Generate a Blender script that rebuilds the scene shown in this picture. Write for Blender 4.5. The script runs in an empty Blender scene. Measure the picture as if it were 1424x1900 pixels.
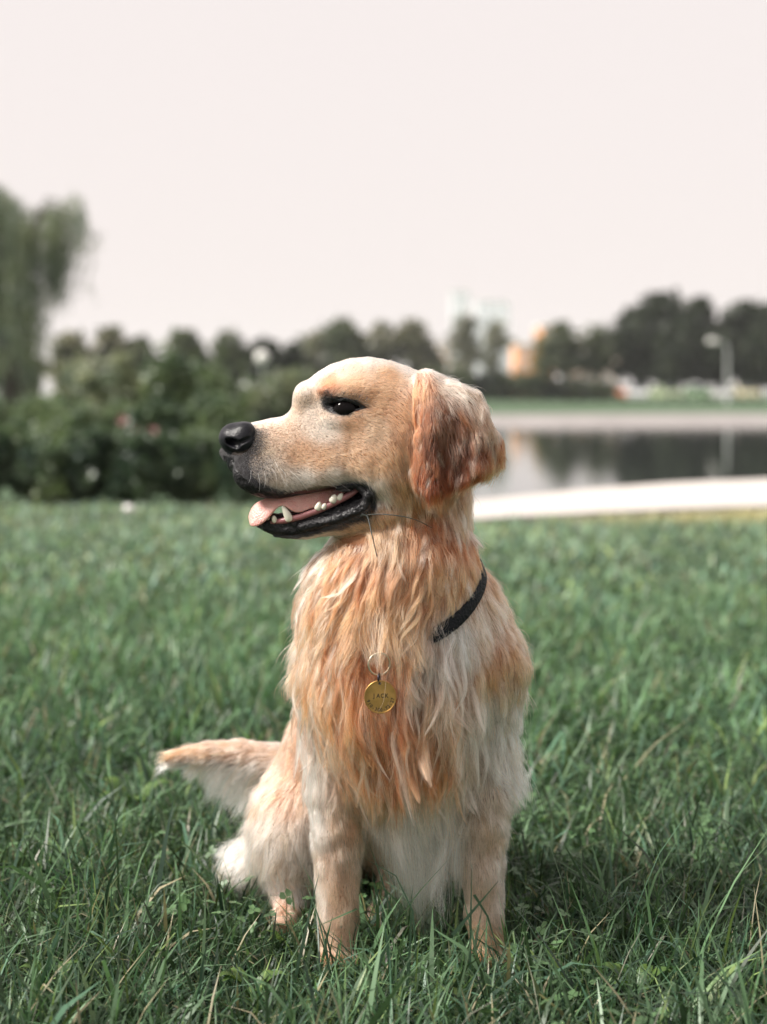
import bpy, math, random, time
import numpy as np
from mathutils import Vector, Matrix, kdtree

T0 = time.time()
rng = np.random.default_rng(7)
random.seed(7)
scene = bpy.context.scene
col = scene.collection

# ------------------------------------------------------------------ camera, sky, sun, exposure
CAM_H = 0.73                 # eye height, metres
FPX = 2924.0                 # focal length in pixels of the 1424 x 1900 photograph
HOR = 730.0                  # picture row of the horizon
cam_d = bpy.data.cameras.new("camera")
cam = bpy.data.objects.new("camera", cam_d)
col.objects.link(cam)
cam.location = (0, 0, CAM_H)
cam.rotation_euler = (math.radians(90), 0, 0)
cam_d.sensor_fit = 'VERTICAL'
cam_d.sensor_height = 36.0
cam_d.lens = 36.0 * FPX / 1900.0
cam_d.shift_y = -(950.0 - HOR) / 1900.0
cam_d.clip_start = 0.05
cam_d.clip_end = 3000
cam_d.dof.use_dof = True
cam_d.dof.focus_distance = 1.93
cam_d.dof.aperture_fstop = 2.9
scene.camera = cam

SUN_EL, SUN_AZ = 43.0, -102.0      # azimuth measured from +Y (away from camera) towards +X
world = bpy.data.worlds.new("World")
scene.world = world
world.use_nodes = True
nt = world.node_tree
nt.nodes.clear()
wo = nt.nodes.new("ShaderNodeOutputWorld")
bg = nt.nodes.new("ShaderNodeBackground")
bgc = nt.nodes.new("ShaderNodeBackground")
sky = nt.nodes.new("ShaderNodeTexSky")
sky.sky_type = 'NISHITA'
sky.sun_disc = False
sky.sun_elevation = math.radians(SUN_EL)
sky.sun_rotation = math.radians(SUN_AZ)
sky.dust_density = 4.0
sky.air_density = 1.5
bg.inputs["Strength"].default_value = 0.10
# an even veil of high white cloud over the whole sky
bgc.inputs["Color"].default_value = (1.0, 0.915, 0.893, 1)
bgc.inputs["Strength"].default_value = 0.575
mixw = nt.nodes.new("ShaderNodeMixShader")
mixw.inputs[0].default_value = 0.96
nt.links.new(sky.outputs[0], bg.inputs["Color"])
nt.links.new(bg.outputs[0], mixw.inputs[1])
nt.links.new(bgc.outputs[0], mixw.inputs[2])
nt.links.new(mixw.outputs[0], wo.inputs["Surface"])

sun_d = bpy.data.lights.new("sun", 'SUN')
sun = bpy.data.objects.new("sun", sun_d)
col.objects.link(sun)
sun_d.energy = 5.0
sun_d.angle = math.radians(14)
sun_d.color = (1.0, 0.95, 0.88)
_e, _a = math.radians(SUN_EL), math.radians(SUN_AZ)
_to = Vector((math.cos(_e) * math.sin(_a), math.cos(_e) * math.cos(_a), math.sin(_e)))
sun.rotation_euler = _to.to_track_quat('Z', 'Y').to_euler()
sun.location = (-8, 0, 8)

vs = scene.view_settings
vs.view_transform = 'Standard'
vs.look = 'None'
vs.gamma = 1.0
vs.exposure = 0.72
vs.use_curve_mapping = False
cy = scene.cycles
cy.use_denoising = True
cy.max_bounces = 12
cy.diffuse_bounces = 4
cy.glossy_bounces = 6
cy.transmission_bounces = 12
cy.transparent_max_bounces = 8
cy.volume_bounces = 1
cy.caustics_reflective = False
cy.caustics_refractive = False
scene.cycles_curves.shape = 'RIBBONS'
scene.cycles_curves.subdivisions = 2

# ------------------------------------------------------------------ helpers
def srgb(r, g, b, k=1.0):
    def f(c):
        c = c / 255.0
        return (c / 12.92 if c <= 0.04045 else ((c + 0.055) / 1.055) ** 2.4) * k
    return (f(r), f(g), f(b))

def tag(o, label=None, cat=None, group=None, kind=None):
    if label: o["label"] = label
    if cat: o["category"] = cat
    if group: o["group"] = group
    if kind: o["kind"] = kind
    return o

def empty(name, loc=(0, 0, 0), rz=0.0):
    o = bpy.data.objects.new(name, None)
    o.empty_display_size = 0.1
    o.location = loc
    o.rotation_euler = (0, 0, rz)
    col.objects.link(o)
    return o

def mesh_obj(name, verts, faces, mat, parent=None, smooth=False, colors=None, mats=None, mat_idx=None):
    """verts (n,3) array, faces list or (m,k) array"""
    me = bpy.data.meshes.new(name)
    verts = np.asarray(verts, dtype=np.float32)
    if isinstance(faces, np.ndarray):
        m, k = faces.shape
        me.vertices.add(len(verts)); me.vertices.foreach_set("co", verts.ravel())
        me.loops.add(m * k); me.loops.foreach_set("vertex_index", faces.astype(np.int32).ravel())
        me.polygons.add(m)
        me.polygons.foreach_set("loop_start", np.arange(0, m * k, k, dtype=np.int32))
        me.update(calc_edges=True)
    else:
        me.from_pydata([tuple(v) for v in verts.tolist()], [], faces)
    if smooth:
        me.polygons.foreach_set("use_smooth", np.ones(len(me.polygons), dtype=bool))
    if colors is not None:
        at = me.color_attributes.new("col", 'FLOAT_COLOR', 'POINT')
        c4 = np.ones((len(verts), 4), dtype=np.float32); c4[:, :3] = colors
        at.data.foreach_set("color", c4.ravel())
    for mt in (mats or [mat]):
        me.materials.append(mt)
    if mat_idx is not None:
        me.polygons.foreach_set("material_index", np.asarray(mat_idx, dtype=np.int32))
    me.update()
    o = bpy.data.objects.new(name, me)
    col.objects.link(o)
    if parent: o.parent = parent
    return o

class MB:
    """collects boxes, tubes and blobs into one mesh"""
    def __init__(s): s.v = []; s.f = []
    def add(s, vs_, fs_):
        n = len(s.v); s.v.extend([tuple(map(float, v)) for v in vs_]); s.f.extend([tuple(i + n for i in f) for f in fs_])
    def box(s, x0, x1, y0, y1, z0, z1):
        v = [(x, y, z) for z in (z0, z1) for y in (y0, y1) for x in (x0, x1)]
        s.add(v, [(0, 2, 3, 1), (4, 5, 7, 6), (0, 1, 5, 4), (2, 6, 7, 3), (0, 4, 6, 2), (1, 3, 7, 5)])
    def tube(s, pts, rad, n=8, caps=True):
        pts = [Vector(p) for p in pts]
        if not hasattr(rad, '__len__'): rad = [rad] * len(pts)
        rings = []; up = Vector((0.13, 0.31, 0.94))
        for i, p in enumerate(pts):
            t = (pts[min(i + 1, len(pts) - 1)] - pts[max(i - 1, 0)]).normalized()
            a = t.cross(up)
            if a.length < 1e-3: a = t.cross(Vector((1, 0, 0)))
            a.normalize(); b = t.cross(a).normalized(); up = a.cross(t)
            rings.append([p + (a * math.cos(6.28318 * k / n) + b * math.sin(6.28318 * k / n)) * rad[i] for k in range(n)])
        v = [q for r in rings for q in r]; f = []
        for i in range(len(pts) - 1):
            for k in range(n):
                f.append((i * n + k, i * n + (k + 1) % n, (i + 1) * n + (k + 1) % n, (i + 1) * n + k))
        if caps:
            f.append(tuple(range(n))[::-1]); f.append(tuple((len(pts) - 1) * n + k for k in range(n)))
        s.add(v, f)
    def build(s, name, mat, parent=None, smooth=False):
        return mesh_obj(name, np.array(s.v), s.f, mat, parent, smooth)

def new_mat(name):
    m = bpy.data.materials.new(name); m.use_nodes = True
    n = m.node_tree; n.nodes.clear()
    out = n.nodes.new("ShaderNodeOutputMaterial")
    return m, n, out

def simple_mat(name, rgb, rough=0.6, metal=0.0, noise=0.0, scale=20.0, spec=0.5, bump=0.0, coat=0.0):
    m, n, out = new_mat(name)
    p = n.nodes.new("ShaderNodeBsdfPrincipled")
    p.inputs["Roughness"].default_value = rough
    p.inputs["Metallic"].default_value = metal
    p.inputs["Specular IOR Level"].default_value = spec
    p.inputs["Coat Weight"].default_value = coat
    if noise > 0 or bump > 0:
        tc = n.nodes.new("ShaderNodeTexCoord"); nz = n.nodes.new("ShaderNodeTexNoise")
        nz.inputs["Scale"].default_value = scale; nz.inputs["Detail"].default_value = 6
        n.links.new(tc.outputs["Object"], nz.inputs["Vector"])
        ra = n.nodes.new("ShaderNodeValToRGB")
        lo = [c * (1 - noise) for c in rgb]; hi = [min(1, c * (1 + noise)) for c in rgb]
        ra.color_ramp.elements[0].position = 0.3; ra.color_ramp.elements[0].color = (*lo, 1)
        ra.color_ramp.elements[1].position = 0.7; ra.color_ramp.elements[1].color = (*hi, 1)
        n.links.new(nz.outputs["Fac"], ra.inputs[0]); n.links.new(ra.outputs[0], p.inputs["Base Color"])
        if bump > 0:
            bp = n.nodes.new("ShaderNodeBump"); bp.inputs["Strength"].default_value = bump
            bp.inputs["Distance"].default_value = 0.01
            n.links.new(nz.outputs["Fac"], bp.inputs["Height"]); n.links.new(bp.outputs[0], p.inputs["Normal"])
    else:
        p.inputs["Base Color"].default_value = (*rgb, 1)
    n.links.new(p.outputs[0], out.inputs["Surface"])
    return m

def at(px, py, Y):
    """point at depth Y (metres) seen at that spot of the photograph"""
    return Vector(((px - 712.0) / FPX * Y, Y, CAM_H + (HOR - py) / FPX * Y))
# ------------------------------------------------------------------ the dog
# modelled in units of S metres: u to the right, v down, d away from the camera; ground is v = VG
S = 2.0 / FPX
VG = HOR + CAM_H / S
def A(px, py, d):
    k = 1 + d / FPX
    return (712 + (px - 712) * k, HOR + (py - HOR) * k, d)
def to_world(p):
    p = np.asarray(p, dtype=np.float64)
    return np.stack([(p[..., 0] - 712) * S, 2.0 + p[..., 2] * S, CAM_H + (HOR - p[..., 1]) * S], -1)
def dir_world(p):
    return np.stack([p[..., 0], p[..., 2], -p[..., 1]], -1)

def smooth_tab(xs, ys, w=8):
    xx = np.arange(xs[0] - 3 * w, xs[-1] + 3 * w + 1, 1.0)
    yy = np.interp(xx, xs, ys)
    kern = np.exp(-0.5 * (np.arange(-2 * w, 2 * w + 1) / w) ** 2) if w > 0 else np.ones(1)
    kern /= kern.sum()
    pad = np.pad(yy, 2 * w, mode='edge')
    return xx, np.convolve(pad, kern, 'valid')

PR = []     # primitives: (lo, hi, fn(U,V,D)->sdf, k, op)
def capsule(a, b, ra, rb, k=40, op='u', sq=(1, 1, 1)):
    a = np.array(A(*a)); b = np.array(A(*b)); m = max(ra, rb) * max(1, 1 / min(sq))
    lo = np.minimum(a, b) - m; hi = np.maximum(a, b) + m
    ab = b - a; L2 = float(ab @ ab) + 1e-9
    def fn(U, V, D):
        px, py, pz = U - a[0], V - a[1], D - a[2]
        t = np.clip((px * ab[0] + py * ab[1] + pz * ab[2]) / L2, 0, 1)
        q = np.sqrt(((px - t * ab[0]) * sq[0]) ** 2 + ((py - t * ab[1]) * sq[1]) ** 2 + ((pz - t * ab[2]) * sq[2]) ** 2)
        return q - (ra + (rb - ra) * t)
    PR.append((lo, hi, fn, k, op))
def ellipsoid(c, r, k=40, op='u', rot=0.0):
    c = np.array(A(*c)); r = np.array(r, float); m = r.max()
    cs, sn = math.cos(rot), math.sin(rot)
    def fn(U, V, D):
        x, y, z = U - c[0], V - c[1], D - c[2]
        x, y = x * cs + y * sn, -x * sn + y * cs
        q0 = np.sqrt((x / r[0]) ** 2 + (y / r[1]) ** 2 + (z / r[2]) ** 2)
        q1 = np.sqrt((x / r[0] ** 2) ** 2 + (y / r[1] ** 2) ** 2 + (z / r[2] ** 2) ** 2) + 1e-9
        return q0 * (q0 - 1) / q1
    PR.append((c - m, c + m, fn, k, op))
def loft(xs, top, mid, bot, wid, nt_=2.2, nb=3.2, k=12, d0=0.0, w=7):
    x, T = smooth_tab(xs, top, w); _, M = smooth_tab(xs, mid, w); _, B = smooth_tab(xs, bot, w); _, W = smooth_tab(xs, wid, w)
    x0, x1 = xs[0], xs[-1]
    lo = np.array([x0, min(top), d0 - max(wid)]); hi = np.array([x1, max(bot), d0 + max(wid)])
    def fn(U, V, D):
        uc = np.clip(U, x0, x1)
        t = np.interp(uc, x, T); m = np.interp(uc, x, M); b = np.interp(uc, x, B); wd = np.interp(uc, x, W)
        dv = V - m; up = dv < 0
        h = np.where(up, m - t, b - m)
        n = np.where(up, nt_, nb)
        q = ((np.abs(D - d0) / wd) ** n + (np.abs(dv) / h) ** n) ** (1 / n)
        f = (q - 1) * np.minimum(wd, h)
        ex = np.abs(U - uc)
        return np.where(ex > 0, np.sqrt(np.maximum(f, 0) ** 2 + ex ** 2) + np.minimum(f, 0), f)
    PR.append((lo, hi, fn, k, 'u'))
def poly_sd(P, X, Y):
    """signed distance of 2d points to polygon"""
    P = np.asarray(P, float); n = len(P)
    X, Y = np.broadcast_arrays(X, Y)
    dd = np.full(X.shape, 1e12); ins = np.zeros(X.shape, bool)
    for i in range(n):
        a = P[i]; b = P[(i + 1) % n]; e = b - a
        wx, wy = X - a[0], Y - a[1]
        t = np.clip((wx * e[0] + wy * e[1]) / (e @ e), 0, 1)
        dd = np.minimum(dd, (wx - t * e[0]) ** 2 + (wy - t * e[1]) ** 2)
        c = (a[1] > Y) != (b[1] > Y)
        xi = a[0] + (Y - a[1]) / (b[1] - a[1] + 1e-12) * (b[0] - a[0])
        ins ^= c & (X < xi)
    return np.sqrt(dd) * np.where(ins, -1, 1)
def flap(P, d0fn, th, k=8, dlo=-150, dhi=-20, soft=6):
    P = np.array(P, float)
    lo = np.array([P[:, 0].min(), P[:, 1].min(), dlo]); hi = np.array([P[:, 0].max(), P[:, 1].max(), dhi])
    def fn(U, V, D):
        U2, V2 = (U[:, :, :1], V[:, :, :1]) if U.ndim == 3 else (U, V)
        sd = poly_sd(P, U2, V2) + soft
        q = np.abs(D - d0fn(U2, V2)) - (th - soft)
        a = np.maximum(sd, 0); b = np.maximum(q, 0)
        return np.sqrt(a * a + b * b) + np.minimum(np.maximum(sd, q), 0) - soft
    PR.append((lo, hi, fn, k, 'u'))

# --- trunk, neck and limbs
capsule((752, 1215, 95), (665, 1440, 330), 160, 150, 60)
capsule((665, 1440, 330), (610, 1570, 430), 150, 120, 60)
capsule((785, 850, 25), (755, 1010, 35), 88, 112, 50)
ellipsoid((732, 1095, 25), (160, 125, 125), 60)
ellipsoid((745, 1260, 20), (172, 190, 130), 60)
ellipsoid((755, 1385, 50), (105, 105, 80), 70)
capsule((868, 1130, 70), (912, 1235, 40), 62, 62, 50)
capsule((912, 1235, 40), (898, 1400, 55), 60, 50, 26)
capsule((640, 1140, 90), (618, 1260, 60), 62, 58, 50)
capsule((618, 1260, 60), (618, 1400, 40), 56, 51, 26)
# forelegs
for (x0, x1, x2, x3, dz) in ((618, 624, 628, 628, 0), (900, 897, 898, 908, 18)):
    r5 = 42 - (4 if x0 > 700 else 0)
    capsule((x0, 1400, 40 + dz), (x0 + 2, 1475, 26 + dz), 51, 47 - (3 if x0 > 700 else 0), 14)
    capsule((x0 + 2, 1475, 26 + dz), (x1, 1540, 15 + dz), 47 - (3 if x0 > 700 else 0), r5, 8)
    capsule((x1, 1540, 15 + dz), (x2, 1700, 2 + dz), 42 - (4 if x0 > 700 else 0), 34 - (2 if x0 > 700 else 0), 8)
    capsule((x2, 1700, 2 + dz), (x3, 1768, -12 + dz), 34 - (2 if x0 > 700 else 0), 31, 8)
    for q in (-1.5, -0.5, 0.5, 1.5):
        capsule((x3 + q * 15, 1772, -18 + dz), (x3 + q * 18, 1786, -52 + dz + abs(q) * 7), 15, 12, 7)
# hind legs: thighs, folded hocks and feet
ellipsoid((548, 1545, 300), (92, 128, 130), 50)
ellipsoid((462, 1612, 345), (58, 52, 62), 40)
capsule((545, 1630, 250), (530, 1700, 190), 36, 27, 24)
capsule((530, 1705, 190), (530, 1712, 130), 24, 22, 16)
ellipsoid((770, 1545, 320), (95, 128, 130), 50)
ellipsoid((648, 930, 12), (46, 26, 34), 14)
capsule((745, 1600, 260), (706, 1680, 215), 30, 20, 20)
capsule((706, 1680, 215), (700, 1705, 180), 20, 19, 14)
# tail
tp = [((570, 1450, 480), 44), ((510, 1414, 490), 36), ((445, 1400, 490), 28), ((385, 1397, 485), 20), ((325, 1405, 478), 13), ((264, 1419, 470), 8)]
for (a, ra), (b, rb) in zip(tp[:-1], tp[1:]): capsule(a, b, ra, rb, 5)
# --- head
loft([430, 442, 456, 490, 530, 543, 550, 565, 580, 614, 650, 686, 722, 750, 774, 800, 830, 850],
     [806, 795, 789, 782, 775, 762, 745, 722, 702, 680, 669, 666, 673, 682, 690, 702, 730, 770],
     [838, 842, 848, 858, 862, 862, 862, 858, 855, 845, 835, 825, 820, 820, 822, 826, 832, 838],
     [868, 892, 906, 921, 921, 920, 919, 917, 914, 906, 898, 912, 948, 958, 960, 955, 935, 900],
     [20, 31, 39, 48, 53, 55, 56, 60, 66, 79, 90, 97, 101, 103, 104, 102, 94, 80], k=14)
loft([490, 506, 550, 578, 610, 646, 680, 710, 760],
     [964, 955, 947, 941, 932, 921, 908, 900, 898],
     [978, 978, 978, 972, 964, 955, 948, 945, 940],
     [984, 993, 998, 995, 991, 988, 988, 988, 975],
     [15, 25, 36, 41, 46, 55, 64, 74, 80], nt_=3.5, nb=2.4, k=6)
# brow ridge, cheek, lips
for sd in (-1, 1):
    ellipsoid((640, 728, sd * 66), (48, 15, 20), 26, rot=0.05)
    ellipsoid((565, 735, sd * 24), (18, 22, 26), 20)
    ellipsoid((720, 850, sd * 78), (50, 56, 26), 25)
    ellipsoid((490, 888, sd * 36), (56, 30, 20), 22, rot=0.15)
    ellipsoid((642, 782, sd * 70), (38, 10, 16), 16, rot=0.15)
    for (a, b, r0, r1) in (((628, 906, 62), (662, 899, 68), 4, 7), ((662, 899, 68), (685, 918, 74), 7, 9),
                           ((685, 918, 74), (676, 942, 72), 9, 10), ((676, 942, 72), (630, 962, 56), 10, 9), ((630, 962, 56), (560, 978, 36), 9, 9)):
        capsule((a[0], a[1], sd * a[2]), (b[0], b[1], sd * b[2]), r0, r1, 6)
# ears
EARP = [A(x, y, -110)[:2] for x, y in [(776, 694), (800, 690), (822, 714), (856, 716), (890, 730), (908, 774), (920, 800), (936, 822), (936, 848), (926, 866), (897, 880), (862, 893), (822, 914), (792, 920), (768, 906), (763, 880), (770, 830), (780, 790), (774, 740)]]
def eard(sg):
    def f(U, V):
        b = np.interp(U, [765, 800, 860, 900, 935], [104, 122, 122, 106, 72])
        return sg * (b - np.clip((800 - V) / 110, 0, 1.1) ** 1.7 * 36 + 6 * np.sin((U - 760) / 15 + V / 70) * np.clip((V - 740) / 60, 0, 1))
    return f
flap(EARP, eard(-1), 8.5, k=7, dlo=-150, dhi=-30)
flap(EARP, eard(1), 8.5, k=7, dlo=30, dhi=150)
capsule((790, 706, -60), (850, 730, -84), 17, 15, 12)
capsule((790, 706, 60), (850, 730, 84), 17, 15, 12)
# eye openings, cut into the lids
EYE = {}
def eyecut(sg):
    c = np.array(A(641, 752, -80)); c[2] = sg * 85
    def fn(U, V, D):
        x = (U - c[0]); y = (V - c[1]) - x * 0.10
        sd = ((np.abs(x) / 28) ** 1.6 + (np.abs(y - 1) / 5.4) ** 1.6) ** (1 / 1.6)
        return np.maximum((sd - 1) * 10.0, np.abs(D - c[2]) - 24)
    PR.append((c - np.array([30, 14, 24]), c + np.array([30, 14, 24]), fn, 3, 's'))
eyecut(-1); eyecut(1)

def field(lo, hi, h):
    lo = np.array(lo, float); n = np.ceil((np.array(hi) - lo) / h).astype(int) + 1
    ax = [(lo[i] + np.arange(n[i]) * h).astype(np.float32) for i in range(3)]
    F = np.full(n, 60.0, dtype=np.float32)
    for plo, phi, fn, k, op in PR:
        m = k + 18 if op == 'u' else k + 4
        i0 = np.clip(np.floor((plo - m - lo) / h).astype(int), 0, n); i1 = np.clip(np.ceil((phi + m - lo) / h).astype(int) + 1, 0, n)
        if np.any(i1 <= i0): continue
        U = ax[0][i0[0]:i1[0], None, None]; V = ax[1][None, i0[1]:i1[1], None]; D = ax[2][None, None, i0[2]:i1[2]]
        sl = (slice(i0[0], i1[0]), slice(i0[1], i1[1]), slice(i0[2], i1[2]))
        f = np.broadcast_to(fn(U, V, D), F[sl].shape).astype(np.float32)
        g = F[sl]
        if op == 'u':
            hh = np.maximum(k - np.abs(f - g), 0) / k
            F[sl] = np.minimum(f, g) - hh * hh * k * 0.25
        else:
            f = -f
            hh = np.maximum(k - np.abs(f - g), 0) / k
            F[sl] = np.maximum(f, g) + hh * hh * k * 0.25
    # flat on the ground
    F = np.maximum(F, ax[1][None, :, None] - np.float32(VG - 1))
    return F, lo, h

def surface_nets(F, lo, h):
    inside = F < 0
    n = F.shape
    c = inside[:-1, :-1, :-1].astype(np.int8)
    cnt = np.zeros(tuple(k - 1 for k in n), np.int8)
    for dx in (0, 1):
        for dy in (0, 1):
            for dz in (0, 1):
                cnt += inside[dx:n[0] - 1 + dx, dy:n[1] - 1 + dy, dz:n[2] - 1 + dz]
    cells = np.argwhere((cnt > 0) & (cnt < 8))
    idx = np.full(cnt.shape, -1, np.int32); idx[tuple(cells.T)] = np.arange(len(cells))
    acc = np.zeros((len(cells), 3)); num = np.zeros(len(cells))
    for axis in range(3):
        o1, o2 = [a for a in range(3) if a != axis]
        for p in (0, 1):
            for q in (0, 1):
                a = cells.copy(); a[:, o1] += p; a[:, o2] += q
                b = a.copy(); b[:, axis] += 1
                fa = F[tuple(a.T)]; fb = F[tuple(b.T)]
                ok = (fa < 0) != (fb < 0)
                t = np.where(ok, fa / np.where(ok, fa - fb, 1), 0)
                pos = a.astype(float); pos[:, axis] += t
                acc += pos * ok[:, None]; num += ok
    V = acc / num[:, None]
    faces = []
    for axis in range(3):
        o1, o2 = (axis + 1) % 3, (axis + 2) % 3
        sl0 = [slice(None)] * 3; sl1 = [slice(None)] * 3
        sl0[axis] = slice(0, n[axis] - 1); sl1[axis] = slice(1, n[axis])
        a = inside[tuple(sl0)]; b = inside[tuple(sl1)]
        e = np.argwhere(a != b)
        e = e[(e[:, o1] > 0) & (e[:, o2] > 0) & (e[:, o1] < n[o1] - 1) & (e[:, o2] < n[o2] - 1)]
        s = a[tuple(e.T)]
        def ci(p, q):
            g = e.copy(); g[:, o1] -= p; g[:, o2] -= q
            return idx[tuple(g.T)]
        q = np.stack([ci(0, 0), ci(1, 0), ci(1, 1), ci(0, 1)], 1)
        q[~s] = q[~s][:, ::-1]
        faces.append(q)
    return lo + V * h, np.concatenate(faces)

def tri_sample(F, lo, h, P):
    g = (P - lo) / h
    g = np.clip(g, 0, np.array(F.shape[:3]) - 1.001)
    i = g.astype(np.int32); f = (g - i).astype(np.float32)
    out = 0
    for dx in (0, 1):
        wx = f[:, 0] if dx else 1 - f[:, 0]
        for dy in (0, 1):
            wy = f[:, 1] if dy else 1 - f[:, 1]
            for dz in (0, 1):
                wz = f[:, 2] if dz else 1 - f[:, 2]
                w = wx * wy * wz
                v = F[i[:, 0] + dx, i[:, 1] + dy, i[:, 2] + dz]
                out = out + (v * w if v.ndim == 1 else v * w[:, None])
    return out

HB = 3.0
FB, LB, _ = field((240, 640, -170), (1020, 1812, 640), HB)
def soften(F, times):
    for _ in range(times):
        for ax_ in range(3):
            G_ = F.copy(); n_ = F.shape[ax_]
            c = [slice(None)] * 3; l = [slice(None)] * 3; r = [slice(None)] * 3
            c[ax_] = slice(1, n_ - 1); l[ax_] = slice(0, n_ - 2); r[ax_] = slice(2, n_)
            G_[tuple(c)] = F[tuple(c)] * .5 + (F[tuple(l)] + F[tuple(r)]) * .25
            F = G_
    return F
iz = int((1040 - LB[1]) / HB)      # the head keeps its sharp forms
FB[:, iz:] = soften(FB[:, iz:].copy(), 7)
vb, fb = surface_nets(FB, LB, HB)
FH, LH, _ = field((396, 642, -160), (972, 1030, 200), 1.6)
vh, fh = surface_nets(FH, LH, 1.6)
CUT = 1018.0
fb = fb[vb[fb][:, :, 1].mean(1) > CUT - 1.5]
fh = fh[vh[fh][:, :, 1].mean(1) <= CUT]
del FH
def compact(v, f):
    u, inv = np.unique(f, return_inverse=True)
    return v[u], inv.reshape(f.shape)
vb, fb = compact(vb, fb); vh, fh = compact(vh, fh)
DV = np.concatenate([vb, vh]); DF = np.concatenate([fb, fh + len(vb)])
del vb, vh, fb, fh
# gradient field for the fur
def gradient_at(P, e=3.0):
    g = np.empty((len(P), 3), np.float32)
    for a in range(3):
        q = P.copy(); q[:, a] += e; r = P.copy(); r[:, a] -= e
        g[:, a] = tri_sample(FB, LB, HB, q) - tri_sample(FB, LB, HB, r)
    return g / (np.linalg.norm(g, axis=1, keepdims=True) + 1e-6)
# ------------------------------------------------------------------ coat of the dog
CR = (247, 218, 196); GO = (219, 155, 112); OR = (197, 112, 70); AU = (120, 54, 28); DB = (70, 40, 27)
WH = (253, 244, 234); GY = (192, 170, 150); TN = (212, 178, 146); BK = (22, 20, 24)
def mixc(a, b, t=0.5): return tuple(a[i] * (1 - t) + b[i] * t for i in range(3))
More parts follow.
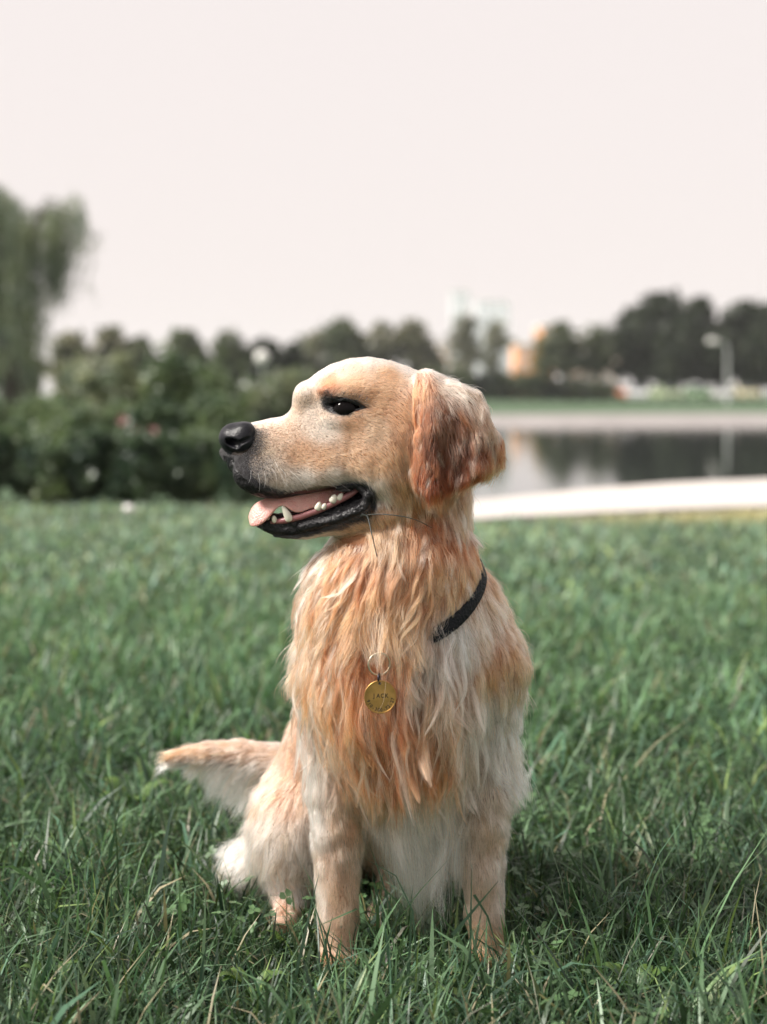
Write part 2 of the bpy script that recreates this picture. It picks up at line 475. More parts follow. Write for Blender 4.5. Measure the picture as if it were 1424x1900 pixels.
# px, py, d | direction | length, lift, colour, clumping
G = [
 (450,784,0, 1,-.1,.0, 5,.3,CR,0), (520,775,-20, 1,-.1,0, 6,.3,CR,0), (470,830,-48, .9,.5,0, 6,.4,TN,0), (445,860,-40, .7,.8,0, 7,.4,GY,0),
 (520,800,-48, 1,.15,0, 7,.3,mixc(CR,GO),0), (560,840,-55, 1,.25,0, 8,.3,GO,0), (500,885,-52, .6,.8,0, 9,.4,GY,.1), (560,893,-56, .9,.4,0, 10,.3,mixc(GY,WH,.3),.1),
 (620,885,-68, 1,.15,0, 11,.3,mixc(GY,CR,.4),.1), (600,850,-66, 1,.2,0, 9,.3,GO,0), (650,850,-80, 1,.3,0, 11,.3,GO,.1),
 (552,738,-8, .2,-1,0, 6,.3,CR,0), (575,735,-30, .5,-.9,0, 6,.3,CR,0), (590,765,-45, .6,.3,0, 6,.3,CR,0), (610,715,-56, .7,-.7,0, 7,.4,OR,0), (650,715,-66, 1,-.4,0, 8,.3,GO,0),
 (600,688,-10, .8,-.6,0, 8,.25,CR,0), (640,690,-45, .95,-.3,0, 9,.25,mixc(CR,GO,.4),0), (690,670,0, 1,0,0, 10,.25,CR,0), (720,700,-60, 1,.15,0, 11,.25,GO,0), (750,685,-20, 1,.15,0, 14,.25,CR,.1),
 (600,792,-62, .9,.5,0, 7,.3,CR,0), (660,790,-80, 1,.3,0, 9,.3,GO,0), (700,745,-92, 1,.2,0, 10,.25,GO,0), (745,770,-102, .8,.7,0, 13,.3,mixc(GO,OR,.3),.1), (690,800,-92, 1,.35,0, 10,.25,mixc(GO,TN,.5),0),
 (700,855,-96, .85,.6,0, 15,.3,GO,.2), (748,840,-102, .5,1,0, 17,.3,GO,.2), (705,908,-88, .35,1,0, 20,.3,CR,.3), (740,905,-98, .35,1,0, 26,.3,GO,.35), (705,955,-80, .5,.9,0, 24,.3,GO,.4),
 (590,995,-20, 1,.1,0, 9,.3,mixc(CR,GO),0), (660,985,-45, 1,.25,0, 16,.3,GO,.2), (530,1003,0, 1,.1,0, 8,.3,CR,0),
 # ear
 (795,690,-40, .5,.6,-.5, 18,.3,CR,.2), (830,712,-84, .8,.35,0, 26,.3,CR,.4), (860,722,-100, .8,.5,0, 30,.35,CR,.5), (888,750,-106, .55,.9,0, 34,.3,mixc(CR,OR,.3),.6), (905,790,-100, .4,1,0, 32,.3,mixc(CR,OR,.4),.5),
 (785,720,-98, .1,1,0, 24,.3,mixc(GO,OR,.6),.4), (778,765,-112, .1,1,0, 34,.25,mixc(OR,AU,.5),.5), (815,760,-112, .35,1,0, 36,.25,mixc(OR,DB,.55),.5), (850,770,-118, .35,1,0, 38,.25,mixc(OR,DB,.6),.6),
 (800,820,-122, .05,1,0, 42,.25,mixc(AU,DB,.7),.6), (850,830,-122, .15,1,0, 40,.25,mixc(AU,DB,.6),.6), (766,840,-112, -.03,1,0, 40,.2,mixc(OR,AU,.4),.6), (890,830,-112, .15,1,0, 34,.3,mixc(AU,DB,.3),.6),
 (930,832,-82, .3,1,0, 36,.5,mixc(OR,AU,.4),.6), (790,885,-120, -.05,1,0, 42,.3,AU,.6), (835,880,-120, -.12,1,0, 36,.3,AU,.6), (885,868,-110, -.05,1,0, 34,.35,mixc(AU,OR,.5),.6), (912,865,-90, .05,1,0, 34,.4,mixc(GO,OR,.5),.5),
 # neck
 (850,960,-20, .2,1,0, 42,.3,mixc(GY,OR,.4),.6), (790,960,-80, .2,1,0, 44,.25,mixc(OR,AU,.2),.6), (850,990,-55, .05,1,0, 48,.3,mixc(OR,AU,.4),.6), (895,1000,0, .12,1,0, 44,.3,mixc(OR,AU,.3),.6),
 (720,1000,-90, -.1,1,0, 52,.25,mixc(GO,TN,.4),.5), (660,1020,-70, -.15,1,0, 48,.25,mixc(GO,DB,.35),.5), (640,1050,-90, -.35,1,0, 62,.3,mixc(GO,OR,.35),.7), (585,1030,-30, -.4,1,0, 42,.35,mixc(CR,GO,.4),.5), (560,1080,-10, -.25,1,0, 45,.35,mixc(CR,GO,.4),.6),
 (590,1110,-75, -.6,.8,0, 76,.35,mixc(GO,OR,.15),.75), (650,1110,-105, -.45,1,0, 88,.35,mixc(GO,OR,.5),.8), (720,1090,-110, -.3,1,0, 88,.35,mixc(GO,OR,.3),.8), (760,1120,-112, -.7,1,0, 92,.4,mixc(GO,OR,.35),.85), (800,1070,-100, -.45,1,0, 62,.25,GO,.7),
 (850,1060,-75, -.25,1,0, 48,.2,GO,.6), (880,1040,-30, 0,1,0, 42,.2,mixc(GO,OR,.4),.6), (790,1020,-100, -.15,1,0, 62,.25,mixc(OR,GO,.4),.65),
 # below the collar
 (575,1170,-50, -.2,1,0, 60,.35,mixc(CR,GO,.6),.7), (630,1180,-100, -.25,1,0, 92,.35,mixc(GO,OR,.75),.85), (690,1190,-118, .05,1,0, 80,.2,mixc(OR,AU,.2),.8), (745,1190,-120, .15,1,0, 85,.25,mixc(OR,AU,.2),.8),
 (795,1200,-112, -.12,1,0, 80,.3,mixc(GY,WH,.4),.8), (850,1185,-80, .05,1,0, 55,.25,WH,.6), (895,1150,-30, .15,1,0, 42,.25,mixc(WH,GO,.5),.5), (940,1130,40, .3,1,0, 42,.3,mixc(GO,CR,.3),.5), (960,1210,30, .12,1,0, 42,.3,mixc(GO,TN,.3),.5), (910,1220,-20, .05,1,0, 46,.25,GO,.5),
 (985,1220,60, 0,1,0, 38,.3,GO,.5), (950,1260,0, -.1,1,0, 44,.25,mixc(GO,GY,.4),.5),
 (585,1250,-50, -.05,1,0, 60,.35,GO,.75), (630,1280,-95, .22,1,0, 96,.35,mixc(GO,OR,.6),.88), (685,1290,-125, .2,1,0, 90,.25,OR,.85), (745,1290,-122, -.1,1,0, 92,.25,mixc(OR,AU,.5),.9), (800,1290,-115, -.2,1,0, 96,.35,mixc(OR,WH,.25),.9),
 (850,1290,-95, -.1,1,0, 84,.35,mixc(WH,OR,.6),.85), (900,1320,-40, .08,1,0, 56,.3,mixc(WH,CR,.5),.5), (940,1320,20, .12,1,0, 48,.3,mixc(WH,CR,.5),.5), (965,1320,60, .12,1,0, 44,.35,WH,.5),
 (572,1330,10, 0,1,0, 26,.2,mixc(CR,WH),.2), (578,1420,10, .02,1,0, 20,.2,mixc(CR,WH),.1), (615,1360,-70, .35,1,0, 88,.35,mixc(GO,OR,.3),.85), (680,1370,-100, .25,1,0, 96,.35,mixc(OR,AU,.1),.9), (750,1380,-105, .02,1,0, 96,.3,mixc(OR,AU,.35),.9),
 (820,1370,-100, -.1,1,0, 92,.35,mixc(OR,AU,.1),.9), (880,1390,-70, 0,1,0, 66,.3,mixc(OR,WH,.5),.7), (935,1400,0, .3,1,0, 60,.4,WH,.7), (950,1400,60, .35,1,0, 70,.45,WH,.7),
 (645,1430,-60, .35,1,0, 64,.35,mixc(GO,OR,.5),.8), (700,1440,-60, .2,1,0, 80,.35,mixc(OR,GO,.5),.85), (830,1430,-85, -.1,1,0, 70,.35,OR,.85), (700,1475,-30, .1,1,0, 80,.3,mixc(TN,DB,.3),.75), (770,1460,-60, .0,1,0, 120,.3,mixc(TN,WH,.5),.8), (830,1460,-60, .08,1,0, 115,.3,mixc(TN,CR,.5),.8), (890,1470,-30, .05,1,0, 40,.25,mixc(TN,GY,.5),.5),
 (730,1500,0, -.05,1,0, 200,.35,WH,.8), (765,1490,-20, .05,1,0, 260,.4,WH,.8), (815,1490,-15, .2,1,0, 250,.4,WH,.8), (850,1500,0, .3,1,0, 150,.4,WH,.8), (700,1520,20, .1,1,0, 70,.3,mixc(TN,WH,.3),.7),
 # legs
 (590,1520,0, .04,1,0, 20,.32,mixc(CR,WH),.1), (625,1520,-25, .18,1,0, 23,.3,mixc(CR,GO,.5),.2), (655,1520,0, .15,1,0, 22,.25,GO,.3), (590,1660,0, .0,1,0, 18,.32,CR,.1), (630,1660,-28, .1,1,0, 17,.3,mixc(CR,GO,.7),.1), (655,1660,5, .12,1,0, 24,.3,mixc(GO,GY,.4),.4),
 (628,1750,-30, 0,1,0, 9,.2,mixc(GO,CR,.4),0), (905,1750,-10, 0,1,0, 9,.2,mixc(TN,GO,.5),0), (880,1540,-5, .05,1,0, 18,.25,mixc(TN,GY,.5),.3), (910,1540,-10, .05,1,0, 22,.3,TN,.2), (935,1510,30, .55,1,0, 42,.5,CR,.5), (935,1600,30, .4,1,0, 26,.4,CR,.4),
 (900,1660,-5, .03,1,0, 18,.3,TN,.1), (925,1660,15, .15,1,0, 19,.4,CR,.1), (628,1785,-40, 0,.6,-.8, 6,.2,GO,0), (905,1785,-30, 0,.6,-.8, 6,.2,GO,0),
 # rear
 (556,1300,150, -.1,1,0, 26,.25,mixc(OR,GO,.4),.4), (550,1390,260, -.15,1,0, 32,.25,mixc(OR,CR,.4),.4), (530,1440,300, -.3,1,0, 52,.3,mixc(OR,CR,.7),.6), (560,1480,220, -.2,1,0, 56,.3,mixc(OR,CR,.6),.6), (480,1480,330, -.3,1,0, 46,.3,mixc(CR,OR,.3),.5),
 (500,1560,210, -.15,1,0, 62,.3,mixc(CR,WH,.5),.6), (560,1570,170, 0,1,0, 60,.3,mixc(CR,WH,.5),.6), (430,1600,330, -.6,.7,0, 50,.45,WH,.6), (470,1640,300, -.3,1,0, 48,.4,mixc(CR,WH),.6), (545,1640,190, .0,1,0, 56,.3,mixc(WH,CR),.6),
 (530,1690,160, 0,1,0, 22,.2,mixc(OR,CR,.5),.3), (530,1712,130, 0,.8,-.5, 8,.2,mixc(OR,CR,.5),0), (700,1640,170, 0,1,0, 22,.2,mixc(CR,GO,.5),.2), (760,1560,220, 0,1,0, 50,.3,TN,.5), (850,1500,250, .1,1,0, 50,.3,TN,.5),
 (760,1050,190, .1,1,.2, 45,.3,GO,.5), (880,1180,170, .2,1,.2, 44,.3,GO,.5), (740,1250,270, .1,1,.3, 44,.3,GO,.5), (700,1400,480, 0,1,.2, 50,.3,GO,.5), (860,1350,180, .1,1,0, 40,.3,mixc(GO,CR,.3),.5),
]
gp = []; gv = []
for g in G:
    for mir in ((1, -1) if (g[2] < 0 and g[1] < 1000) else (1,)):
        u, v, d = A(g[0], g[1], g[2])
        gp.append((u, v, d * mir))
        dn = np.array([g[3], g[4], g[5] * mir], float); dn /= np.linalg.norm(dn)
        gv.append([*dn, g[6], g[7], *srgb(*g[8]), g[9]])
gp = np.array(gp); gv = np.array(gv)
def guide_eval(P, chunk=20000):
    out = np.empty((len(P), gv.shape[1]), np.float32)
    sc = np.array([1, 1, 0.6])
    a = (gp * sc).astype(np.float32); a2 = (a * a).sum(1)
    for i in range(0, len(P), chunk):
        q = (P[i:i + chunk] * sc).astype(np.float32)
        d2 = (q * q).sum(1)[:, None] + a2[None] - 2 * q @ a.T
        w = 1.0 / (np.maximum(d2, 0) + 120.0) ** 2.2
        w /= w.sum(1, keepdims=True)
        out[i:i + chunk] = w @ gv.astype(np.float32)
    return out
# the same on a grid, for quick look-up while strands grow
GH = 12.0
glo = np.array([230.0, 640.0, -190.0]); gn = np.array([66, 100, 71])
gx = np.stack(np.meshgrid(*[glo[i] + np.arange(gn[i]) * GH for i in range(3)], indexing='ij'), -1).reshape(-1, 3)
GF = guide_eval(gx)[:, :3].reshape(*gn, 3)

def inpoly(P, X, Y): return poly_sd(np.array(P, float), X, Y)
LIP = [(470, 955), (482, 994), (512, 995), (545, 995), (590, 985), (640, 968), (680, 949), (694, 930), (692, 905), (674, 890), (650, 893), (638, 902), (648, 915), (620, 932), (560, 952), (510, 958)]
UPL = [(412, 840), (436, 846), (440, 868), (456, 886), (480, 903), (520, 914), (560, 915), (600, 909), (640, 897), (655, 900), (610, 918), (560, 932), (500, 935), (470, 925), (440, 905), (420, 880)]
EYP = [(602, 748), (615, 740), (636, 738), (660, 744), (680, 756), (660, 762), (632, 767), (612, 763)]
def marks(P):
    """bare black skin, black hair share, inside of the mouth"""
    k = 1 + P[:, 2] / FPX
    X = 712 + (P[:, 0] - 712) / k; Y = HOR + (P[:, 1] - HOR) / k
    far = P[:, 2] > 0
    X = np.where(far, P[:, 0] * 1.0 + (P[:, 0] - 712) * np.abs(P[:, 2]) / FPX, X)
    hd = P[:, 1] < 1010
    lip = np.where(hd, inpoly(LIP, X, Y), 50); upl = np.where(hd, inpoly(UPL, X, Y), 50)
    eye = np.where(hd & (np.abs(P[:, 2]) > 38), inpoly(EYP, X, Y), 50)
    bare = (lip < -2.5) | (upl < -1.5) | (eye < 1.0)
    dark = np.clip(1 - np.maximum(upl, 0) / 9, 0, 1) + np.clip(1 - np.maximum(lip, 0) / 4, 0, 1) + np.clip(1 - np.maximum(eye, 0) / (3 + 4 * (X < 625)), 0, 1) ** 1.5
    dark += np.clip(1 - np.hypot((X - 606) / 14, (Y - 744) / 22), 0, 1) * 1.25 * (np.abs(P[:, 2]) > 30) * hd
    fr = np.where(hd, inpoly([(408, 832), (440, 842), (452, 852), (452, 872), (468, 893), (500, 912), (480, 930), (430, 905), (408, 862)], X, Y), 50)
    dark += np.clip(1 - np.maximum(fr, 0) / 12, 0, 1) + np.clip(1.5 - np.hypot((X - 446) / 36, (Y - 814) / 30), 0, .9) * (Y < 860) * (Y > 796)
    dark += 0.66 * np.clip(1.15 - np.hypot((X - 452) / 52, (Y - 868) / 50), 0, 1) * (Y > 800) * hd
    return bare, np.clip(dark, 0, 1), lip, upl, eye

t1 = time.time()
tri = np.concatenate([DF[:, [0, 1, 2]], DF[:, [0, 2, 3]]])
a_, b_, c_ = DV[tri[:, 0]], DV[tri[:, 1]], DV[tri[:, 2]]
area = 0.5 * np.linalg.norm(np.cross(b_ - a_, c_ - a_), axis=1)
cen = (a_ + b_ + c_) / 3
gc = guide_eval(cen)
dens = 1.0 / np.clip(gc[:, 3], 8, 60)
dens *= np.where(cen[:, 2] > 130, 0.55, 1.0)
dens *= np.where((cen[:, 2] > 10) & (cen[:, 1] < 960), 0.35, 1.0)
dens *= np.where(cen[:, 1] > 1788, 0.1, 1.0)
dens *= np.where((cen[:, 0] < 555) & (cen[:, 1] < 1570) & (cen[:, 2] > 405), 2.4, 1.0)
NF = 450000
pr = area * dens; pr /= pr.sum()
pick = rng.choice(len(tri), NF, p=pr)
r1, r2 = rng.random((2, NF)); fl = r1 + r2 > 1; r1[fl] = 1 - r1[fl]; r2[fl] = 1 - r2[fl]
R0 = a_[pick] + (b_[pick] - a_[pick]) * r1[:, None] + (c_[pick] - a_[pick]) * r2[:, None]
del a_, b_, c_, gc
bare, dark, lip_, upl_, eye_ = marks(R0)
inmouth = (R0[:, 1] < 1000) & (R0[:, 0] > 486) & (R0[:, 0] < 690) & (np.abs(R0[:, 2]) < 62) & (lip_ > 0)
mg = gradient_at(R0.astype(np.float32))
inmouth &= ((R0[:, 1] > 912) & (R0[:, 1] < 960) & (np.abs(R0[:, 2]) < 48)) | ((mg[:, 1] > 0.55) & (R0[:, 1] < 940)) | ((mg[:, 1] < -0.5) & (R0[:, 1] > 905))
nosed = np.hypot((R0[:, 0] - 440) / 30, (R0[:, 1] - 818) / 24) < 1
keep = ~bare & ~inmouth & ~nosed
R0 = R0[keep]; dark = dark[keep]; eye_ = eye_[keep]; upl_ = upl_[keep]
NF = len(R0)
gr = guide_eval(R0)
g0 = gradient_at(R0.astype(np.float32))
ln = gr[:, 3] * rng.uniform(0.65, 1.2, NF)
lift = gr[:, 4]; fc = gr[:, 5:8].copy(); clump = gr[:, 8]
# tail
tail = (R0[:, 0] < 570) & (R0[:, 1] < 1570) & (R0[:, 2] > 405) & (R0[:, 0] < 555 + (R0[:, 1] - 1500) * 0.0)
tt = np.clip((540 - R0[:, 0]) / 260, 0, 1)
und = np.clip(g0[:, 1] * 1.2 + 0.3, 0, 1)
ln = ln * np.where((clump > .68) & (R0[:, 1] > 1040) & (R0[:, 1] < 1440) & (R0[:, 2] < 40), 1.22, 1.0)
ln = np.where(tail, (34 + und * 108 * (1 - tt) ** 0.8) * rng.uniform(.7, 1.15, NF), ln)
tc = (np.array(srgb(*mixc(OR, CR, .80)))[None] * (1 - tt[:, None] ** 3) + np.array(srgb(*GO))[None] * tt[:, None] ** 3) * (1 - und[:, None]) + np.array(srgb(*WH))[None] * und[:, None]
fc = np.where(tail[:, None], tc, fc)
dens_t = 1
clump = np.where(tail, 0.5, clump)
tdir = np.stack([-1 + 0.45 * und, 0.12 + 1.0 * und, 0 * und], 1)
# collar line: hair rooted just above it on the open side is kept short
COL_C = np.array(A(738, 1092, 28))
ce1 = np.array([1.0, -0.24, 0.0]); ce1 /= np.linalg.norm(ce1)
ce2 = np.array([0.16, 0.60, -1.0]); ce2 -= ce2 @ ce1 * ce1; ce2 /= np.linalg.norm(ce2)
cn = np.cross(ce1, ce2); cn *= -np.sign(cn[1])      # points up the neck
hc = (R0 - COL_C) @ cn
open_side = np.clip((R0[:, 0] - 790 + 18 * rng.normal(size=NF)) / 40, 0, 1) * (R0[:, 1] > 950) * (R0[:, 1] < 1260)
ln = np.where((hc > 0) & (open_side > 0), np.minimum(ln, np.maximum(ln * (1 - open_side), np.maximum(hc - 2, 4) * 1.0 + 6 * rng.random(NF) ** 3)), ln)
keepc = ~((np.abs(hc) < 9) & (open_side > 0.9))
# flyaway
fly = rng.random(NF) < np.where(ln > 25, 0.09, 0.04)
NJ = 9
def grow(R, L, lift, tl=None, td=None, seed=0, bend=0.0):
    r = np.random.default_rng(seed)
    n = len(R)
    P = np.empty((n, NJ, 3), np.float32)
    g = gradient_at(R.astype(np.float32))
    P[:, 0] = R - g * 0.8
    v = None
    ph = r.random(n) * 6.28; fr = r.uniform(2.0, 5.0, n)
    jit = r.normal(0, 0.10, (n, 3))
    free = np.clip((L - 25) / 40, 0, 1)
    for j in range(1, NJ):
        p = P[:, j - 1]
        f = tri_sample(GF, glo, GH, p)
        if tl is not None: f = np.where(tl[:, None], td, f)
        f = f + jit
        gg = gradient_at(p); sd = tri_sample(FB, LB, HB, p)
        fg = (f * gg).sum(1)
        t = j / (NJ - 1)
        wp = np.where(fg < 0, np.clip(1.3 - sd / 14, 0, 1), np.clip(0.9 - free * t * 1.3, 0, 1))
        T = f - (fg * wp)[:, None] * gg
        T /= np.linalg.norm(T, axis=1, keepdims=True) + 1e-6
        want = lift * L * (0.34 * math.sin(1.57 * min(1, t * 1.4)) + 0.08 * t) + 1.2
        stp = L / (NJ - 1)
        k = np.clip((want - sd) / stp, -0.5 * (1 - free * min(1, t * 1.5)), 1.3)
        nv = T + gg * k[:, None]
        side = np.cross(T, gg)
        nv = nv + side * (0.18 * np.sin(ph + fr * t * 2) * np.clip(L / 60, 0.1, 1) + bend * math.cos(3.0 * t + 0.3))[:, None]
        nv[:, 1] += np.clip(L / 300, 0, 0.3)
        nv /= np.linalg.norm(nv, axis=1, keepdims=True) + 1e-6
        v = nv if v is None else v * 0.35 + nv * 0.65
        P[:, j] = p + v * stp[:, None]
    return P
def clump_to(P, R, L, strength, spacing, seed, power=1.3):
    """pull strands towards leaders; spacing in S units"""
    r = np.random.default_rng(seed)
    want = (L > 0) & (r.random(len(R)) < np.clip(spacing, 0, 1))
    li = np.nonzero(want)[0]
    kd = kdtree.KDTree(len(li))
    for q, i in enumerate(li.tolist()): kd.insert(R[i].tolist(), q)
    kd.balance()
    near = np.array([kd.find(p)[1] for p in R.tolist()])
    lead = li[near]
    t = (np.arange(NJ) / (NJ - 1)) ** power
    s = (strength * r.uniform(0.75, 1.05, len(R)))[:, None] * t[None]
    dist = np.linalg.norm(R[lead] - R, axis=1)
    s = s * np.clip(1.7 - dist / 30, 0, 1)[:, None]
    s = np.clip(s, 0, 0.96)[..., None]
    return P * (1 - s) + P[lead] * s, lead
from mathutils import noise as mnoise
lock = np.array([[mnoise.noise(Vector((p[0], p[1] * .6, p[2])) / 17.0), mnoise.noise(Vector((p[0] + 500, p[1] * .6, p[2])) / 26.0), mnoise.noise(Vector((p[0], p[1] * .5 + 900, p[2])) / 11.0)] for p in R0.tolist()])
lift2 = lift * rng.uniform(0.6, 1.3, NF) * np.where(fly, 1.7, 1.0) * np.clip(1 + 2.8 * lock[:, 0] * np.clip(ln / 35, 0.15, 1) * np.where(tail, .25, 1), 0.15, 3.0)
bend = (lock[:, 1] * 2.0 + lock[:, 2] * .8) * np.clip((ln - 18) / 42, 0.03, 1)
ln = ln * np.clip(1 + 0.7 * lock[:, 2] * np.clip(ln / 45, 0.1, 1), 0.55, 1.5)
P = grow(R0, ln, lift2, tail, tdir, 3, bend)
br = np.where(ln > 22, rng.uniform(0.48, 1.22, NF), rng.uniform(0.8, 1.12, NF))
isl = np.clip(ln / 60, 0.05, 1)
P, l1 = clump_to(P, R0, ln, np.where(fly, 0.1, clump * 0.95), np.where(ln > 22, 0.04, 0.09), 11, 1.5)
P, l2 = clump_to(P, R0, ln, np.where(fly, 0.05, np.clip(clump - 0.12, 0, 1) * 0.95), np.where(ln > 30, 0.006, 0.02), 12, 2.3)
lr = np.clip(np.random.default_rng(5).normal(1, 0.17, NF), .5, 1.5)
br *= np.where(ln > 25, lr[l1] * (0.4 + 0.6 * lr[l2]), 0.5 + 0.5 * lr[l1])
colr = fc * br[:, None]
# warm and cool strands
wv = np.random.default_rng(6).random(NF)[l1]
colr = np.where((wv > 0.8)[:, None] & (ln > 30)[:, None], colr * np.array([1.0, .84, .66]), colr)
colr = np.where((wv < 0.14)[:, None] & (ln > 30)[:, None], colr * 0.4 + np.array(srgb(*CR)) * 0.6, colr)
dk = rng.random(NF) < dark ** 0.9
colr = np.where(dk[:, None], np.array([0.012, 0.011, 0.013]), colr)
freck = (rng.random(NF) < 0.05) & (R0[:, 1] < 960) & (ln < 22)
colr = np.where(freck[:, None], colr * 0.55, colr)
colr = colr * (1 + 0.45 * lock[:, 2:3] * np.clip(ln / 50, 0.12, 1)[:, None])
colr = np.clip(colr, 0.004, 0.93)
sel = keepc
P = P[sel]; colr = colr[sel]; L_ = ln[sel]; dks = dk[sel]
n = len(P)
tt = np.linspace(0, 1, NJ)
cpt = colr[:, None, :] * np.where(dks[:, None], 1.0, (0.34 + 0.76 * tt[None] ** 0.7))[..., None]  # roots painted darker for the shade deep in the coat
rad = (0.27 - 0.02 * np.clip(L_ / 60, 0, 1))[:, None] * (1 - 0.78 * tt[None] ** 1.6)
rad = rad * rng.uniform(0.8, 1.25, n)[:, None]

# long wavy locks of the ruff and chest, lying over the undercoat
rl = np.random.default_rng(91)
cand = np.nonzero((cen[:, 1] > 1015) & (cen[:, 1] < 1400) & (cen[:, 2] < 30))[0]
ncl = cen[cand]
k_ = 1 + ncl[:, 2] / FPX
pxx = 712 + (ncl[:, 0] - 712) / k_; pyy = HOR + (ncl[:, 1] - HOR) / k_
wgt_ = area[cand] * np.clip((pxx - 550) / 40, 0, 1) * np.clip((900 - pxx) / 60, 0.0, 1) * np.where((pxx > 800) & (pyy < 1175), 0.0, 1.0)
wgt_ *= np.where((pyy < 1060) & (pxx > 760), .3, 1.0) * np.where(np.hypot(pxx - 706, (pyy - 1225) * .6) < 50, .12, 1.0)
NL = 560
li_ = rl.choice(cand, NL, p=wgt_ / wgt_.sum())
LR = cen[li_] + rl.normal(0, 1.5, (NL, 3))
LL = rl.uniform(70, 140, NL) * np.where(LR[:, 1] < 1150, .85, 1.0)
lcol = guide_eval(LR)[:, 5:8]
pick_ = rl.random(NL)
ccr, cor, cau = (np.array(srgb(*c)) for c in (CR, OR, AU))
lcol = np.where((pick_ < .32)[:, None], lcol * .35 + ccr * .65, np.where((pick_ < .66)[:, None], lcol * .5 + cor * .5, np.where((pick_ > .84)[:, None], lcol * .4 + cau * .6, lcol)))
lcol = lcol * rl.uniform(.75, 1.15, (NL, 1))
LP = grow(LR, LL, rl.uniform(.22, .5, NL), None, None, 44, rl.normal(0, .55, NL))
# extra S-wave along every lock
tl_ = np.linspace(0, 1, NJ)
sd_ = np.cross(LP[:, -1] - LP[:, 0], np.array([0, 0, 1.0])); sd_ /= np.linalg.norm(sd_, axis=1, keepdims=True) + 1e-6
ph_ = rl.uniform(0, 6.28, (NL, 1)); am_ = rl.uniform(2.0, 6.5, (NL, 1))
LP = LP + (np.sin(ph_ + tl_[None] * rl.uniform(4, 8, (NL, 1))) * am_ * tl_[None] ** .7)[..., None] * sd_[:, None]
NS_ = 46
own = np.repeat(np.arange(NL), NS_); m_s = len(own)
offs = rl.normal(0, 1, (m_s, 3)) * rl.uniform(2.2, 4.6, NL)[own][:, None]
wprof = (1 - tl_ ** 2.2 * .86)[None] * np.ones((m_s, 1))
scl = rl.uniform(.62, 1.04, m_s)
ti = np.clip(tl_[None] * scl[:, None] * (NJ - 1), 0, NJ - 1 - 1e-4); i0_ = ti.astype(int); fr_ = (ti - i0_)[..., None]
base_ = LP[own[:, None], i0_] * (1 - fr_) + LP[own[:, None], i0_ + 1] * fr_
wob = np.sin(rl.uniform(0, 6.28, (m_s, 1)) + tl_[None] * rl.uniform(2, 7, (m_s, 1))) * rl.uniform(.2, 1.5, (m_s, 1)) * tl_[None]
TP = base_ + offs[:, None] * wprof[..., None] + wob[..., None] * sd_[own][:, None]
tcol = np.clip(lcol[own] * rl.uniform(.6, 1.2, (m_s, 1)), .004, .93)
tcpt = tcol[:, None] * (.36 + .74 * tl_[None] ** .7)[..., None]  # lock roots darkened too, as painted shade between the locks
trad = (rl.uniform(.19, .30, (m_s, 1))) * (1 - .75 * tl_[None] ** 1.8)
okk = (np.abs((TP[:, 0] - COL_C) @ cn) > 9) | (TP[:, 0, 0] < 800)
P = np.concatenate([P, TP[okk]]); cpt = np.concatenate([cpt, tcpt[okk]]); rad = np.concatenate([rad, trad[okk]]); n = len(P)

def curves_obj(name, pts, rad, colv, mat, parent=None):
    """pts (n,k,3) in world metres, rad (n,k) metres"""
    n, k = pts.shape[:2]
    hc_ = bpy.data.hair_curves.new(name)
    hc_.add_curves([k] * n)
    hc_.points.foreach_set("position", pts.astype(np.float32).ravel())
    ra = hc_.attributes.get("radius") or hc_.attributes.new("radius", 'FLOAT', 'POINT')
    ra.data.foreach_set("value", rad.astype(np.float32).ravel())
    ca = hc_.attributes.new("col", 'FLOAT_COLOR', 'POINT')
    c4 = np.ones((n * k, 4), np.float32); c4[:, :3] = colv.reshape(-1, 3)
    ca.data.foreach_set("color", c4.ravel())
    hc_.materials.append(mat)
    o = bpy.data.objects.new(name, hc_)
    col.objects.link(o)
    if parent: o.parent = parent
    return o

def hair_mat(name, rough=0.38, radial=0.5, coat=0.0):
    m, n, out = new_mat(name)
    h = n.nodes.new("ShaderNodeBsdfHairPrincipled")
    h.model = 'CHIANG'; h.parametrization = 'COLOR'
    at_ = n.nodes.new("ShaderNodeAttribute"); at_.attribute_name = "col"
    n.links.new(at_.outputs["Color"], h.inputs["Color"])
    h.inputs["Roughness"].default_value = rough
    h.inputs["Radial Roughness"].default_value = radial
    n.links.new(h.outputs[0], out.inputs["Surface"])
    return m
def skin_mat():
    m, n, out = new_mat("dog_skin")
    p = n.nodes.new("ShaderNodeBsdfPrincipled"); p.inputs["Specular IOR Level"].default_value = 0.28
    at_ = n.nodes.new("ShaderNodeAttribute"); at_.attribute_name = "col"
    wt = n.nodes.new("ShaderNodeAttribute"); wt.attribute_name = "wet"
    n.links.new(at_.outputs["Color"], p.inputs["Base Color"])
    mr = n.nodes.new("ShaderNodeMapRange"); mr.inputs[3].default_value = 0.85; mr.inputs[4].default_value = 0.42
    n.links.new(wt.outputs["Fac"], mr.inputs[0]); n.links.new(mr.outputs[0], p.inputs["Roughness"])
    tc_ = n.nodes.new("ShaderNodeTexCoord"); nz = n.nodes.new("ShaderNodeTexNoise"); nz.inputs["Scale"].default_value = 170; nz.inputs["Detail"].default_value = 3
    n.links.new(tc_.outputs["Object"], nz.inputs["Vector"])
    bp = n.nodes.new("ShaderNodeBump"); bp.inputs["Strength"].default_value = 0.85; bp.inputs["Distance"].default_value = 0.005
    n.links.new(nz.outputs["Fac"], bp.inputs["Height"]); n.links.new(bp.outputs[0], p.inputs["Normal"])
    n.links.new(p.outputs[0], out.inputs["Surface"])
    return m

